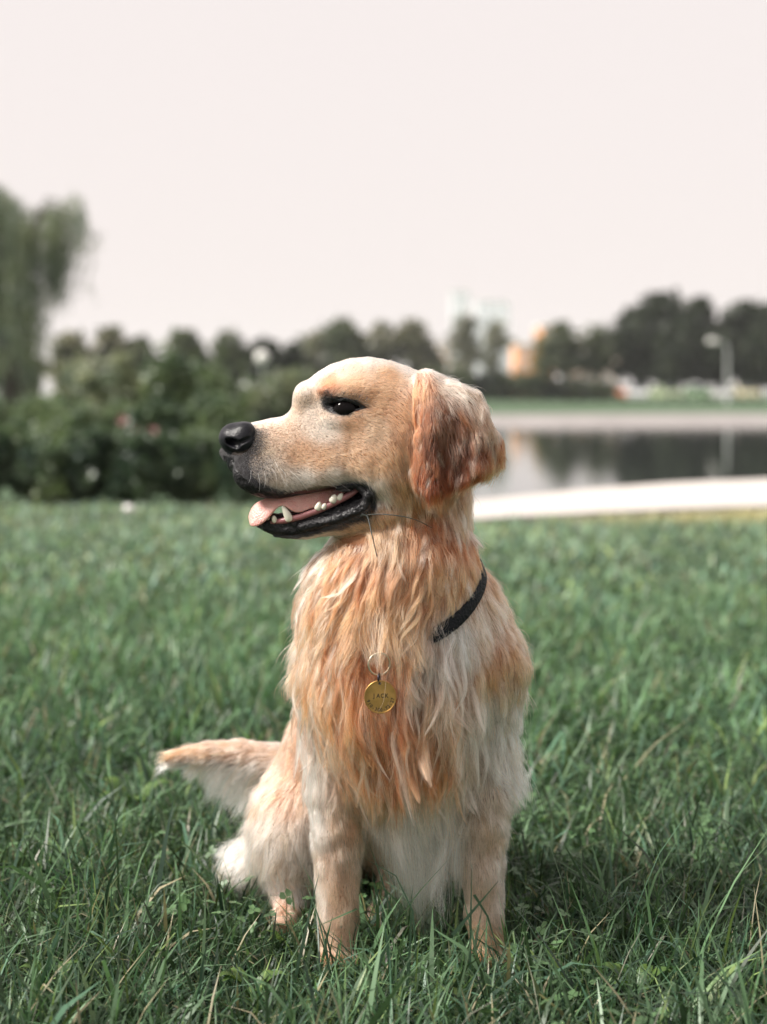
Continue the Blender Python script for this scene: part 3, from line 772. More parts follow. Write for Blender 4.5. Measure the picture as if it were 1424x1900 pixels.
dog = empty("dog", (0.0, 2.05, 0.0))
bpy.context.view_layer.update()
tag(dog, "golden retriever sitting on the grass, head turned aside with mouth open and tongue out", "dog")
DOGINV = np.array([0.0, 2.05, 0.0])
def dog_part(o, parent=None):
    o.parent = parent or dog
    if parent is None: o.location = tuple(-DOGINV)
    return o
gb = guide_eval(DV)
bv, dv_, lipv, uplv, eyev = marks(DV)
base = gb[:, 5:8] * 0.45
blk = np.array([0.010, 0.009, 0.011])
wet = np.zeros(len(DV))
wgt = np.clip(dv_, 0, 1)[:, None]
base = base * (1 - 0.9 * wgt) + blk * 0.9 * wgt
base = np.where(bv[:, None], blk, base); wet = np.where(bv, 1.0, wet)
mo = (DV[:, 1] < 968) & (DV[:, 1] > 900) & (DV[:, 0] > 488) & (DV[:, 0] < 692) & (np.abs(DV[:, 2]) < 47) & ~bv
base = np.where(mo[:, None], np.array([0.11, 0.035, 0.035]), base); wet = np.where(mo, 1.0, wet)
body = mesh_obj("body", to_world(DV), DF, skin_mat(), smooth=True, colors=base)
wa = body.data.attributes.new("wet", 'FLOAT', 'POINT'); wa.data.foreach_set("value", wet.astype(np.float32))
dog_part(body)
FUR = hair_mat("golden_fur")
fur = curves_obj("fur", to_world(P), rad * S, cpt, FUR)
fur["kind"] = "stuff"
dog_part(fur)
print("fur", time.time() - t1, n)
del P, cpt, rad
# ------------------------------------------------------------------ nose, eyes, mouth, whiskers, collar
def surf_d(px, py, off=0.0, far=False):
    """depth of the skin seen at that spot"""
    ds = np.arange(-200, 200, 1.0)
    if far: ds = ds[::-1]
    pts = np.array([A(px, py, d) for d in ds], np.float32)
    f = tri_sample(FB, LB, HB, pts)
    i = np.nonzero(f < off)[0]
    return ds[i[0]] if len(i) else 0.0

def small_field(prims, lo, hi, h):
    global PR
    keep_ = PR; PR = prims
    F, l, h = field(lo, hi, h)
    PR = keep_
    v, f = surface_nets(F, l, h)
    return v, f
def prims(builder):
    global PR
    k = PR; PR = []
    builder(); r = PR; PR = k
    return r
def nose_b():
    ellipsoid((446, 812, 0), (35, 28, 40), 8)
    ellipsoid((430, 814, 0), (22, 25, 32), 12)
    capsule((456, 804, -22), (456, 804, 22), 20, 20, 10)
    ellipsoid((436, 846, 0), (17, 32, 24), 10)
    for q in (-1, 1):
        ellipsoid((452, 820, q * 30), (25, 19, 15), 8)
        capsule((424, 815, q * 24), (437, 824, q * 40), 7, 8.5, 5, 's')
        capsule((437, 826, q * 42), (466, 812, q * 45), 4, 3, 4, 's')
    capsule((408, 800, 0), (420, 880, 0), 2.2, 2.2, 4, 's')
v, f = small_field(prims(nose_b), (400, 770, -50), (500, 890, 50), 1.0)
m, nn, out = new_mat("nose_leather")
p = nn.nodes.new("ShaderNodeBsdfPrincipled"); p.inputs["Base Color"].default_value = (0.007, 0.007, 0.010, 1); p.inputs["Roughness"].default_value = 0.42; p.inputs["Specular IOR Level"].default_value = 0.25
tc_ = nn.nodes.new("ShaderNodeTexCoord"); vo = nn.nodes.new("ShaderNodeTexVoronoi"); vo.inputs["Scale"].default_value = 420
nn.links.new(tc_.outputs["Object"], vo.inputs["Vector"])
bp = nn.nodes.new("ShaderNodeBump"); bp.inputs["Strength"].default_value = 0.35; bp.inputs["Distance"].default_value = 0.0008
nn.links.new(vo.outputs["Distance"], bp.inputs["Height"]); nn.links.new(bp.outputs[0], p.inputs["Normal"]); nn.links.new(p.outputs[0], out.inputs["Surface"])
NOSEM = m
dog_part(mesh_obj("nose", to_world(v), f, NOSEM, smooth=True))

def uv_ball(c, r, n=24, m=16):
    th = np.linspace(0, math.pi, m + 1); ph = np.linspace(0, 2 * math.pi, n, endpoint=False)
    v = [(c[0] + r[0] * math.sin(a) * math.cos(b), c[1] + r[1] * math.cos(a), c[2] + r[2] * math.sin(a) * math.sin(b)) for a in th for b in ph]
    f = [(i * n + k, i * n + (k + 1) % n, (i + 1) * n + (k + 1) % n, (i + 1) * n + k) for i in range(m) for k in range(n)]
    return np.array(v), np.array(f)
eyem = simple_mat("dark_eye", (0.004, 0.003, 0.003), rough=0.05, spec=0.1)
for sg in (-1, 1):
    c = np.array(A(643, 760, -68)); c[2] = sg * (abs(surf_d(643, 770)) - 17)
    v, f = uv_ball(c, (25, 23, 22))
    dog_part(mesh_obj("eye", to_world(v), f, eyem, smooth=True))

# tongue: a sheet draped over the lower teeth
Cc = [(463, 962), (467, 946), (475, 933), (497, 925), (520, 917), (540, 911), (556, 908), (576, 906), (604, 904), (650, 908)]
Ee = [(466, 975, 20), (482, 976, 30), (502, 960, 36), (515, 941, 37), (525, 935, 38), (534, 938, 39), (546, 948, 40), (560, 950, 40), (576, 941, 38), (610, 936, 34)]
NW = 11
tv = []
for (cx_, cy_), (ex_, ey_, ed_) in zip(Cc, Ee):
    for w in np.linspace(-1, 1, NW):
        q = abs(w) ** 2.2
        gro = 3.0 * math.exp(-(w / 0.12) ** 2)
        tv.append((cx_ + (ex_ - cx_) * q, cy_ + (ey_ - cy_) * q + gro, w * ed_))
tf = [(i * NW + j, i * NW + j + 1, (i + 1) * NW + j + 1, (i + 1) * NW + j) for i in range(len(Cc) - 1) for j in range(NW - 1)]
m, nn, out = new_mat("tongue_flesh")
p = nn.nodes.new("ShaderNodeBsdfPrincipled"); p.inputs["Roughness"].default_value = 0.38
p.inputs["Subsurface Weight"].default_value = 0.25; p.inputs["Subsurface Scale"].default_value = 0.01
tc_ = nn.nodes.new("ShaderNodeTexCoord"); nz = nn.nodes.new("ShaderNodeTexNoise"); nz.inputs["Scale"].default_value = 60
nn.links.new(tc_.outputs["Object"], nz.inputs["Vector"])
ra = nn.nodes.new("ShaderNodeValToRGB"); ra.color_ramp.elements[0].color = (*srgb(186, 118, 110), 1); ra.color_ramp.elements[1].color = (*srgb(226, 182, 172), 1)
nn.links.new(nz.outputs["Fac"], ra.inputs[0]); nn.links.new(ra.outputs[0], p.inputs["Base Color"])
bp = nn.nodes.new("ShaderNodeBump"); bp.inputs["Strength"].default_value = 0.4; bp.inputs["Distance"].default_value = 0.002
vo = nn.nodes.new("ShaderNodeTexVoronoi"); vo.inputs["Scale"].default_value = 500
nn.links.new(tc_.outputs["Object"], vo.inputs["Vector"]); nn.links.new(vo.outputs["Distance"], bp.inputs["Height"]); nn.links.new(bp.outputs[0], p.inputs["Normal"])
nn.links.new(p.outputs[0], out.inputs["Surface"])
tg = dog_part(mesh_obj("tongue", to_world(np.array(tv, float)), tf, m, smooth=True))
so = tg.modifiers.new("thick", 'SOLIDIFY'); so.thickness = 0.0042; so.offset = 0
sb = tg.modifiers.new("sub", 'SUBSURF'); sb.levels = 2; sb.render_levels = 2

gum = simple_mat("pink_gum", srgb(150, 96, 98), rough=0.3, noise=0.25, scale=120)
toothm = simple_mat("ivory_tooth", srgb(226, 220, 204), rough=0.25)
def tube_u(pts, rad, n=10):
    b = MB(); b.tube([tuple(to_world(np.array(q, float))) for q in pts], [r * S for r in rad], n); return b
for sg in (-1, 1):
    b = tube_u([(505, 968, sg * 20), (530, 963, sg * 32), (560, 956, sg * 39), (590, 945, sg * 43), (620, 931, sg * 48), (650, 915, sg * 54), (668, 903, sg * 58)], [4, 6, 6, 6, 6, 6, 4])
    dog_part(b.build("gum", gum, smooth=True))
    for pts, rad in (
        ([(541, 965, 36), (537, 954, 39), (531, 943, 41), (526, 935, 40)], [9, 8, 5.5, 1.5]),
        ([(513, 968, 24), (511, 960, 28), (510, 954, 29)], [6, 5.5, 2.5]),
        ([(503, 970, 12), (500, 962, 15), (499, 957, 15)], [5, 4.5, 2]),
        ([(590, 944, 47), (594, 934, 49), (596, 927, 49)], [8, 6.5, 2]), ([(600, 942, 48), (605, 934, 50), (607, 930, 50)], [6, 5, 2]),
        ([(617, 930, 52), (622, 920, 54), (624, 913, 54)], [9, 7.5, 2.5]), ([(630, 925, 52), (634, 917, 54), (637, 911, 54)], [7, 6, 2.5])):
        b = tube_u([(q[0], q[1], q[2] * sg) for q in pts], rad)
        t = b.build("tooth", toothm, smooth=True); dog_part(t)
        sb = t.modifiers.new("sub", 'SUBSURF'); sb.levels = 1; sb.render_levels = 2

# whiskers and lashes
wp = []; wr = []; wc = []
def strand(pts, r, c):
    pts = np.array(pts, float); t = np.linspace(0, 1, 9); s0 = np.linspace(0, 1, len(pts))
    wp.append(np.stack([np.interp(t, s0, pts[:, i]) for i in range(3)], 1)); wr.append(r * (1 - 0.7 * t)); wc.append(np.tile(c, (9, 1)))
wl = np.array(srgb(235, 228, 220))
for (x0, y0, x1, y1, x2, y2) in ((500, 862, 512, 880, 514, 908), (516, 862, 530, 880, 532, 905), (530, 866, 552, 885, 572, 912), (560, 862, 590, 876, 625, 906), (520, 872, 528, 895, 545, 915),
                                 (478, 872, 482, 892, 481, 912), (490, 870, 493, 888, 490, 905), (575, 866, 610, 884, 650, 910), (466, 866, 466, 880, 462, 896), (545, 850, 580, 862, 610, 882), (508, 850, 516, 868, 524, 890)):
    d0 = surf_d(x0, y0)
    for sg in (-1, 1):
        P3 = [A(x0, y0, d0 + 1), A((x0 + x1) / 2, (y0 + y1) / 2, d0 - 6), A(x1, y1, d0 - 12), A((x1 + x2) / 2 + 1, (y1 + y2) / 2, d0 - 16), A(x2, y2, d0 - 18)]
        strand([(a, b_, c * -sg) for a, b_, c in P3], 0.42, wl)
blk3 = np.array([0.01, 0.01, 0.012])
r_ = np.random.default_rng(21)
for q in range(90):      # lashes above and below the eye
    t = r_.random(); x = 604 + 76 * t
    if q % 3:
        y = 742 - 7 * math.sin(math.pi * t) + 8 * t; dx, dy = 8 + r_.normal(0, 3), -9 - 5 * r_.random() + (q % 2) * 14
    else:
        y = 768 - 4 * t; dx, dy = 4 + r_.normal(0, 3), 9 + 5 * r_.random()
    d0 = surf_d(x, y)
    for sg in (-1, 1):
        P3 = [A(x, y, d0 + 1), A(x + dx * .5, y + dy * .6, d0 - 5), A(x + dx, y + dy, d0 - 6)]
        strand([(a, b_, c * -sg) for a, b_, c in P3], 0.45, blk3)
wh = curves_obj("whiskers", to_world(np.array(wp)), np.array(wr) * S, np.array(wc), FUR)
wh["kind"] = "stuff"
dog_part(wh)

# collar: a black strap round the neck
def ring_pts(off, n=96, shift=0.0):
    out_ = []
    for i in range(n):
        a = 2 * math.pi * i / n
        dr = ce1 * math.cos(a) + ce2 * math.sin(a)
        ts = np.arange(20, 330, 1.0)
        pts = (COL_C + cn * shift)[None] + ts[:, None] * dr[None]
        f_ = tri_sample(FB, LB, HB, pts.astype(np.float32))
        j = np.nonzero(f_ > 0)[0][0]
        out_.append(ts[j])
    out_ = np.array(out_)
    for _ in range(4): out_ = (np.roll(out_, 1) + out_ * 2 + np.roll(out_, -1)) / 4
    return np.array([(COL_C + cn * shift) + (out_[i] + off) * (ce1 * math.cos(2 * math.pi * i / n) + ce2 * math.sin(2 * math.pi * i / n)) for i in range(n)])
CW = 11.5; NR = 96
def lowc(q):
    q = q - (np.clip((815 - q[:, 0]) / 50, 0, 1) * 5.5)[:, None] * ((q - COL_C) / np.linalg.norm(q - COL_C, axis=1, keepdims=True))
    return q
loops = [ring_pts(5.0, NR, -CW), ring_pts(6.5, NR, -CW + 2), ring_pts(8.0, NR, 0), ring_pts(6.5, NR, CW - 2), ring_pts(5.0, NR, CW), ring_pts(2.5, NR, CW - 1), ring_pts(2.5, NR, -CW + 1)]
cv = np.concatenate([lowc(q) for q in loops]); K = len(loops)
cf = np.array([(k * NR + i, k * NR + (i + 1) % NR, ((k + 1) % K) * NR + (i + 1) % NR, ((k + 1) % K) * NR + i) for k in range(K) for i in range(NR)])
m, nn, out = new_mat("black_webbing")
p = nn.nodes.new("ShaderNodeBsdfPrincipled"); p.inputs["Base Color"].default_value = (0.008, 0.009, 0.012, 1); p.inputs["Specular IOR Level"].default_value = 0.2; p.inputs["Roughness"].default_value = 0.6
tc_ = nn.nodes.new("ShaderNodeTexCoord"); vo = nn.nodes.new("ShaderNodeTexVoronoi"); vo.inputs["Scale"].default_value = 330
nn.links.new(tc_.outputs["Object"], vo.inputs["Vector"])
bp = nn.nodes.new("ShaderNodeBump"); bp.inputs["Strength"].default_value = 1.0; bp.inputs["Distance"].default_value = 0.002
nn.links.new(vo.outputs["Distance"], bp.inputs["Height"]); nn.links.new(bp.outputs[0], p.inputs["Normal"]); nn.links.new(p.outputs[0], out.inputs["Surface"])
collar = dog_part(mesh_obj("collar", to_world(cv), cf, m, smooth=True))
collar["label"] = "black braided strap collar half buried in the neck fur"
# ring, link and engraved brass tag; each hangs from the one above
TD = surf_d(706, 1270) - 34
def tube_loop(c, r, tr, nrm, n=36, m_=8, cut=1.0):
    c = np.array(c, float); nrm = np.array(nrm, float) / np.linalg.norm(nrm)
    a = np.cross(nrm, (0, 1, 0)); a /= np.linalg.norm(a); b = np.cross(nrm, a)
    v = []; f = []
    for i in range(n):
        t = 2 * math.pi * i / n * cut
        rd = a * math.cos(t) + b * math.sin(t)
        for k in range(m_):
            s_ = 2 * math.pi * k / m_
            v.append(c + rd * (r + tr * math.cos(s_)) + nrm * tr * math.sin(s_))
    for i in range(n):
        for k in range(m_):
            f.append((i * m_ + k, ((i + 1) % n) * m_ + k, ((i + 1) % n) * m_ + (k + 1) % m_, i * m_ + (k + 1) % m_))
    return np.array(v), np.array(f)
steel = simple_mat("worn_steel", srgb(190, 180, 165), rough=0.28, metal=1.0)
darkst = simple_mat("dark_steel", srgb(60, 58, 66), rough=0.35, metal=1.0)
brass = simple_mat("worn_brass", srgb(176, 138, 84), rough=0.44, metal=1.0, noise=0.28, scale=45, bump=0.15)
rc = A(704, 1232, TD + 7)
v1, f1 = tube_loop(rc, 19.5, 1.7, (0.25, 0.0, -1)); v2, f2 = tube_loop((rc[0] + .4, rc[1] + 1, rc[2] + 3.2), 19.5, 1.6, (0.25, 0.0, -1))
ringo = mesh_obj("split_ring", to_world(np.concatenate([v1, v2])), np.concatenate([f1, f2 + len(v1)]), steel, collar, True)
lc = A(704, 1258, TD + 3)
v1, f1 = tube_loop(lc, 7.2, 1.7, (1, 0.0, -0.25), n=20)
lko = mesh_obj("link", to_world(v1), f1, darkst, collar, True)
dc = np.array(A(706, 1293, TD - 1))
RT = 28.5
bv_ = []; bf_ = []
nseg = 72
prof = [(0, -2.0), (RT - 2.2, -2.0), (RT - 1.8, -2.7), (RT - .5, -2.7), (RT, -2.0), (RT, 2.0), (RT - .8, 2.5), (0, 2.5)]
for (r0, z0) in prof:
    for i in range(nseg):
        t = 2 * math.pi * i / nseg
        bv_.append((dc[0] + r0 * math.cos(t), dc[1] + r0 * math.sin(t) * 1.03, dc[2] + z0))
for k in range(len(prof) - 1):
    for i in range(nseg): bf_.append((k * nseg + i, k * nseg + (i + 1) % nseg, (k + 1) * nseg + (i + 1) % nseg, (k + 1) * nseg + i))
tago = mesh_obj("name_tag", to_world(np.array(bv_)), bf_, brass, collar, True)
tago.data.polygons.foreach_set("use_smooth", np.zeros(len(tago.data.polygons), bool))
ink = simple_mat("engraving", (0.015, 0.010, 0.006), rough=0.8)
dgd = bpy.context.evaluated_depsgraph_get
def glyph_mesh(items, name):
    b = MB()
    for ch, x, y, ang, size in items:
        cu = bpy.data.curves.new("g", 'FONT'); cu.body = ch; cu.size = size; cu.align_x = 'CENTER'; cu.align_y = 'CENTER'; cu.extrude = 0.12; cu.offset = 0.022 * size
        ob = bpy.data.objects.new("g", cu)
        me = ob.to_mesh()
        ca, sa = math.cos(ang), math.sin(ang)
        vv = []
        for q in me.vertices:
            X = q.co.x * 0.9 * ca - q.co.y * sa; Y = q.co.x * 0.9 * sa + q.co.y * ca
            w = to_world(np.array([dc[0] + x + X, dc[1] - y - Y, dc[2] - 2.0 - q.co.z * 1.0]))
            vv.append(tuple(w))
        b.add(vv, [tuple(pl.vertices) for pl in me.polygons])
        ob.to_mesh_clear(); bpy.data.objects.remove(ob); bpy.data.curves.remove(cu)
    return b.build(name, ink, collar)
glyph_mesh([(c, -11.0 + 7.4 * i, 2.0, 0, 10.2) for i, c in enumerate("JACK")], "engraved_name")
num = "910-300-73-27"
items = []
for i, c in enumerate(num):
    a = math.radians(198 + (352 - 198) * i / (len(num) - 1))
    items.append((c, 22.3 * math.cos(a), 22.3 * math.sin(a) * 1.03, a + math.pi / 2, 8.6))
glyph_mesh(items, "engraved_number")
# hole in which the link hangs
b = MB(); hw = to_world(np.array([dc[0] - 1, dc[1] - 24.0, dc[2] - 2.9]))
b.tube([tuple(hw), tuple(hw + np.array([0, 0.0006, 0]))], 2.6 * S, 14); b.build("eyelet", ink, collar)
for o in (ringo, lko, tago): pass
# ------------------------------------------------------------------ ground, pond, path, far shore
from mathutils import noise as mn
from mathutils.geometry import tessellate_polygon
def gp_(px, py, z=0.0):
    Y = (CAM_H - z) * FPX / (py - HOR)
    return ((px - 712.0) / FPX * Y, Y)

def leafy(name, rgb, rough=0.45, trans=0.35, spec=0.4, var=0.35, scale=3.0, hue=(1.25, 1.0, 0.7), vcol=False):
    m, n, out = new_mat(name)
    p = n.nodes.new("ShaderNodeBsdfPrincipled"); p.inputs["Roughness"].default_value = rough
    p.inputs["Specular IOR Level"].default_value = spec
    tr = n.nodes.new("ShaderNodeBsdfTranslucent"); mx = n.nodes.new("ShaderNodeMixShader"); mx.inputs[0].default_value = trans
    if vcol:
        at_ = n.nodes.new("ShaderNodeAttribute"); at_.attribute_name = "col"; c = at_.outputs["Color"]
    else:
        tc_ = n.nodes.new("ShaderNodeTexCoord"); nz = n.nodes.new("ShaderNodeTexNoise"); nz.inputs["Scale"].default_value = scale; nz.inputs["Detail"].default_value = 4
        n.links.new(tc_.outputs["Object"], nz.inputs["Vector"])
        ra = n.nodes.new("ShaderNodeValToRGB"); ra.color_ramp.elements[0].position = 0.33; ra.color_ramp.elements[1].position = 0.67
        ra.color_ramp.elements[0].color = (*[x * (1 - var) for x in rgb], 1)
        ra.color_ramp.elements[1].color = (*[min(1, x * (1 + var) * h) for x, h in zip(rgb, hue)], 1)
        n.links.new(nz.outputs["Fac"], ra.inputs[0]); c = ra.outputs[0]
    n.links.new(c, p.inputs["Base Color"])
    mm = n.nodes.new("ShaderNodeMixRGB"); mm.blend_type = 'MULTIPLY'; mm.inputs[0].default_value = 1; mm.inputs[2].default_value = (1.06, 1.17, 0.80, 1)
    n.links.new(c, mm.inputs[1]); n.links.new(mm.outputs[0], tr.inputs["Color"])
    n.links.new(p.outputs[0], mx.inputs[1]); n.links.new(tr.outputs[0], mx.inputs[2]); n.links.new(mx.outputs[0], out.inputs["Surface"])
    return m

# pond outlines (ground edge, water edge), same number of points
near = [gp_(px, py, .05) for px, py in [(2600, 878), (1700, 885), (1424, 889), (1300, 892), (1200, 899), (1100, 907), (940, 924), (860, 932), (700, 930), (560, 922)]]
edge_o = [(60, 17), ] + near + [(-1.6, 14.0), (-2.6, 22.0), (-4.0, 36.0), (-5.0, 52.0), (3.0, 53.0), (8.0, 54.5), (16, 56), (30, 62), (70, 75), (110, 70), (110, 24)]
cx0, cy0 = 25.0, 34.0
edge_i = []
for i, (x, y) in enumerate(edge_o):
    isnear = y < 20
    dx, dy = cx0 - x, cy0 - y; l = math.hypot(dx, dy)
    w = 0.25 if isnear else 3.6
    if isnear: edge_i.append((x, y + w))
    elif y > 45: edge_i.append((x + (0.8 if x < 60 else -3), y - w))
    else: edge_i.append((x + dx / l * w, y + dy / l * w))
outer = [(-900, -20), (900, -20), (900, 1600), (-900, 1600)]
tris = tessellate_polygon([[Vector((*p, 0)) for p in outer], [Vector((*p, 0)) for p in edge_o]])
allp = outer + edge_o
gv_ = [(x, y, 0.0) for x, y in allp]
lawnm = simple_mat("lawn_ground", (0.075, 0.115, 0.068), rough=0.9, noise=0.45, scale=1.3, spec=0.1)
fx = []
lawn_edge = 11.0
for t in tris:
    a, b, c = [Vector(gv_[i]) for i in t]
    fx.append(t if (b - a).cross(c - a).z > 0 else (t[0], t[2], t[1]))
lawn = tag(mesh_obj("ground", gv_, fx, lawnm), kind="structure")
WZ = -0.25
n_ = len(edge_o)
bv2 = [(x, y, 0.02) for x, y in edge_o] + [(x, y, WZ - 0.12) for x, y in edge_i] + [(x, y, 0.02) for x, y in
      [(x + (0 if y < 20 else 0), y) for x, y in edge_o]]
conc = simple_mat("pale_concrete", srgb(138, 133, 131), rough=0.85, noise=0.12, scale=0.7, bump=0.2)
bank = mesh_obj("pond_bank", bv2[:2 * n_], [(i, (i + 1) % n_, n_ + (i + 1) % n_, n_ + i) for i in range(n_)], conc)
tag(bank, kind="structure")
m, n, out = new_mat("pond_water")
p = n.nodes.new("ShaderNodeBsdfPrincipled"); p.inputs["Base Color"].default_value = (0.010, 0.016, 0.014, 1); p.inputs["Roughness"].default_value = 0.03
tc_ = n.nodes.new("ShaderNodeTexCoord"); mp = n.nodes.new("ShaderNodeMapping"); mp.inputs["Scale"].default_value = (0.6, 1.6, 1)
nz = n.nodes.new("ShaderNodeTexNoise"); nz.inputs["Scale"].default_value = 2.2; nz.inputs["Detail"].default_value = 3
bp = n.nodes.new("ShaderNodeBump"); bp.inputs["Strength"].default_value = 0.12; bp.inputs["Distance"].default_value = 0.02
n.links.new(tc_.outputs["Object"], mp.inputs[0]); n.links.new(mp.outputs[0], nz.inputs["Vector"]); n.links.new(nz.outputs["Fac"], bp.inputs["Height"])
n.links.new(bp.outputs[0], p.inputs["Normal"]); n.links.new(p.outputs[0], out.inputs["Surface"])
wi = []
for (xo, yo), (xi, yi) in zip(edge_o, edge_i):
    k = 0.68
    wi.append((xo + (xi - xo) * k, yo + (yi - yo) * k, WZ))
wt_ = tessellate_polygon([[Vector(q) for q in wi]])
fx = []
for t in wt_:
    a, b, c = [Vector(wi[i]) for i in t]
    fx.append(t if (b - a).cross(c - a).z > 0 else (t[0], t[2], t[1]))
tag(mesh_obj("pond_water", wi, fx, m), kind="structure")
# thatch and soil sheet, painted dark for the shade deep in the near grass
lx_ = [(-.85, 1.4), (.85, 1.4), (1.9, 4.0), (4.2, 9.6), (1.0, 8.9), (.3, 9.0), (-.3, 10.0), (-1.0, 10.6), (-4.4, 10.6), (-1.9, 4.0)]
tag(mesh_obj("lawn_soil_painted_shade", [(x, y, .004) for x, y in lx_], [tuple(range(10))], simple_mat("shade_darkened_soil", (0.022, 0.030, 0.018), rough=.95, noise=.5, scale=30, spec=.1)), kind="structure")
# path
nearp = [gp_(px, py, .05) for px, py in [(600, 925), (700, 950), (860, 964), (960, 957), (1100, 950), (1250, 943), (1424, 938), (1700, 930), (2600, 915)]]
farp = [gp_(px, py, .05) for px, py in [(600, 915), (700, 927), (860, 930), (960, 920.5), (1100, 906), (1250, 895), (1424, 888), (1700, 884), (2600, 877)]]
pv = []
for (a, b), (c, d) in zip(nearp, farp):
    pv += [(a, b, 0.0), (a, b, 0.05), (c, d, 0.05), (c, d, -0.3)]
pf = []
for i in range(len(nearp) - 1):
    for k in range(3): pf.append((i * 4 + k, i * 4 + k + 1 + 0, (i + 1) * 4 + k + 1, (i + 1) * 4 + k))
pf = [f[::-1] for f in pf]
tag(mesh_obj("path", pv, pf, simple_mat("path_paving", srgb(186, 180, 175), rough=0.8, noise=0.08, scale=3)), kind="structure")

# ------------------------------------------------------------------ foliage builders
def leaves(centres, n, size, r, aspect=1.6, up=0.25):
    """leaf faces: two triangles folded a little along the rib; centres (m,3)"""
    idx = r.integers(0, len(centres), n) if len(centres) != n else np.arange(n)
    c = centres[idx]
    a = r.normal(size=(n, 3)); a[:, 2] *= 0.7; a /= np.linalg.norm(a, axis=1, keepdims=True)
    b = r.normal(size=(n, 3)); b[:, 2] += up; b -= (b * a).sum(1, keepdims=True) * a; b /= np.linalg.norm(b, axis=1, keepdims=True) + 1e-6
    nn_ = np.cross(a, b)
    s = size * r.uniform(0.6, 1.35, n)[:, None]
    v = np.stack([c - a * s * aspect * .5, c + b * s * .5 + nn_ * s * .12, c + a * s * aspect * .5, c - b * s * .5 + nn_ * s * .12], 1).reshape(-1, 3)
    f = np.arange(n * 4).reshape(n, 4)
    return v, f
def blob_points(r, n, lumps):
    """points spread through a set of lumps (x,y,z,rx,ry,rz), denser near their skins"""
    L = np.array(lumps, float); w = (L[:, 3] * L[:, 4] * L[:, 5]) ** 0.67; w /= w.sum()
    i = r.choice(len(L), n, p=w)
    d = r.normal(size=(n, 3)); d /= np.linalg.norm(d, axis=1, keepdims=True)
    rad = r.random(n) ** 0.5 * (1 + 0.22 * r.normal(size=n))
    return L[i, :3] + d * rad[:, None] * L[i, 3:]
def make_tree(name, x, y, H_, W_, mat, bark, r, leaf=0.3, n=2600, label="", cat="tree", group=None, trunk_h=0.25, dens=1.0, z0=0.0, lumps_n=30):
    t = empty(name, (x, y, z0)); tag(t, label, cat, group)
    th = H_ * trunk_h
    lumps = []
    for k in range(lumps_n):
        u = r.random() ** 0.8; zz = th + (H_ - th) * (0.12 + 0.76 * u)
        rr = W_ * 0.5 * math.sin(math.pi * min(0.97, 0.18 + 0.8 * u)) ** 0.7
        an = r.random() * 6.283; q = rr * 0.66 * r.random() ** 0.5
        s = W_ * r.choice([.10, .14, .19, .25])
        lumps.append((q * math.cos(an), q * math.sin(an), min(zz, H_ - s * .8), s * r.uniform(.9, 1.3), s * r.uniform(.9, 1.3), s * r.uniform(.7, 1.0)))
    lumps.append((0, 0, H_ - W_ * 0.16, W_ * .16, W_ * .16, W_ * .16))
    pts = blob_points(r, int(n * dens), lumps)
    v, f = leaves(pts, len(pts), leaf, r)
    mesh_obj("crown", v, f, mat, t)
    b = MB()
    b.tube([(0, 0, -0.1), (0.02 * W_, 0, th * .6), (0, 0.02 * W_, th + (H_ - th) * .35), (0.01, 0, H_ * 0.8)], [W_ * .045, W_ * .035, W_ * .022, W_ * .006], 8)
    for k in range(7):
        l = lumps[k]; zs = th * r.uniform(.8, 1.3)
        b.tube([(0, 0, zs), (l[0] * .5, l[1] * .5, (zs + l[2]) * .52), (l[0], l[1], l[2])], [W_ * .02, W_ * .013, W_ * .004], 5)
    b.build("trunk", bark, t)
    return t
bark = simple_mat("tree_bark", (0.045, 0.036, 0.03), rough=0.9, noise=0.4, scale=8, bump=0.5)
L_dark = leafy("dark_foliage", (0.024, 0.038, 0.028), scale=0.6)
L_mid = leafy("mid_foliage", (0.080, 0.112, 0.085), scale=1.0)
L_light = leafy("light_foliage", (0.085, 0.13, 0.075), scale=1.2)
L_grey = leafy("grey_foliage", (0.165, 0.19, 0.180), scale=0.9)
L_gold = leafy("yellow_foliage", (0.20, 0.15, 0.05), scale=0.9)
rt = np.random.default_rng(31)
def tree_at(px, top, wpx, Y, mat, label, name="tree", **kw):
    H_ = CAM_H + (HOR - top) / FPX * Y; W_ = wpx / FPX * Y
    return make_tree(name, (px - 712) / FPX * Y, Y, H_, W_, mat, bark, rt, label=label, **kw)

# tall dark trees beyond the pond, right
for (px, top, w, Y, mt, lb) in (
    (1178, 566, 112, 150, L_dark, "tall dark round tree at the left end of the dark stand across the pond"),
    (1228, 538, 120, 156, L_dark, "highest dark tree of the stand across the pond, left of the street lamp"),
    (1302, 545, 118, 152, L_dark, "dark broad tree right behind the street lamp across the pond"),
    (1378, 562, 120, 154, L_dark, "dark tree just right of the street lamp across the pond"),
    (1440, 560, 116, 150, L_dark, "dark tree cut by the right edge of the photo across the pond"),
    (1260, 600, 110, 146, L_dark, "lower dark tree filling the stand in front of the highest one"),
    (1340, 610, 110, 146, L_dark, "lower dark tree under the street lamp's head"),
    (1410, 612, 110, 145, L_dark, "lower dark tree at the right end of the stand"),
    (1590, 575, 130, 152, L_dark, "dark tree far beyond the right edge of the stand"),
    (1680, 590, 130, 150, L_dark, "last dark tree at the outer right end of the stand"),
    (1500, 560, 130, 150, L_dark, "dark tree beyond the right edge of the stand")):
    tree_at(px, top, w, Y, mt, lb, leaf=0.62, n=2600, trunk_h=0.17, group="dark trees across the pond")
tree_at(1045, 594, 104, 148, L_mid, "green round tree with gaps in its crown beside the orange building", leaf=0.5, n=1700, trunk_h=.2)
tree_at(1110, 600, 84, 150, L_mid, "small open tree with pale gaps between the round green tree and the dark stand", leaf=0.5, n=1000, trunk_h=.2)
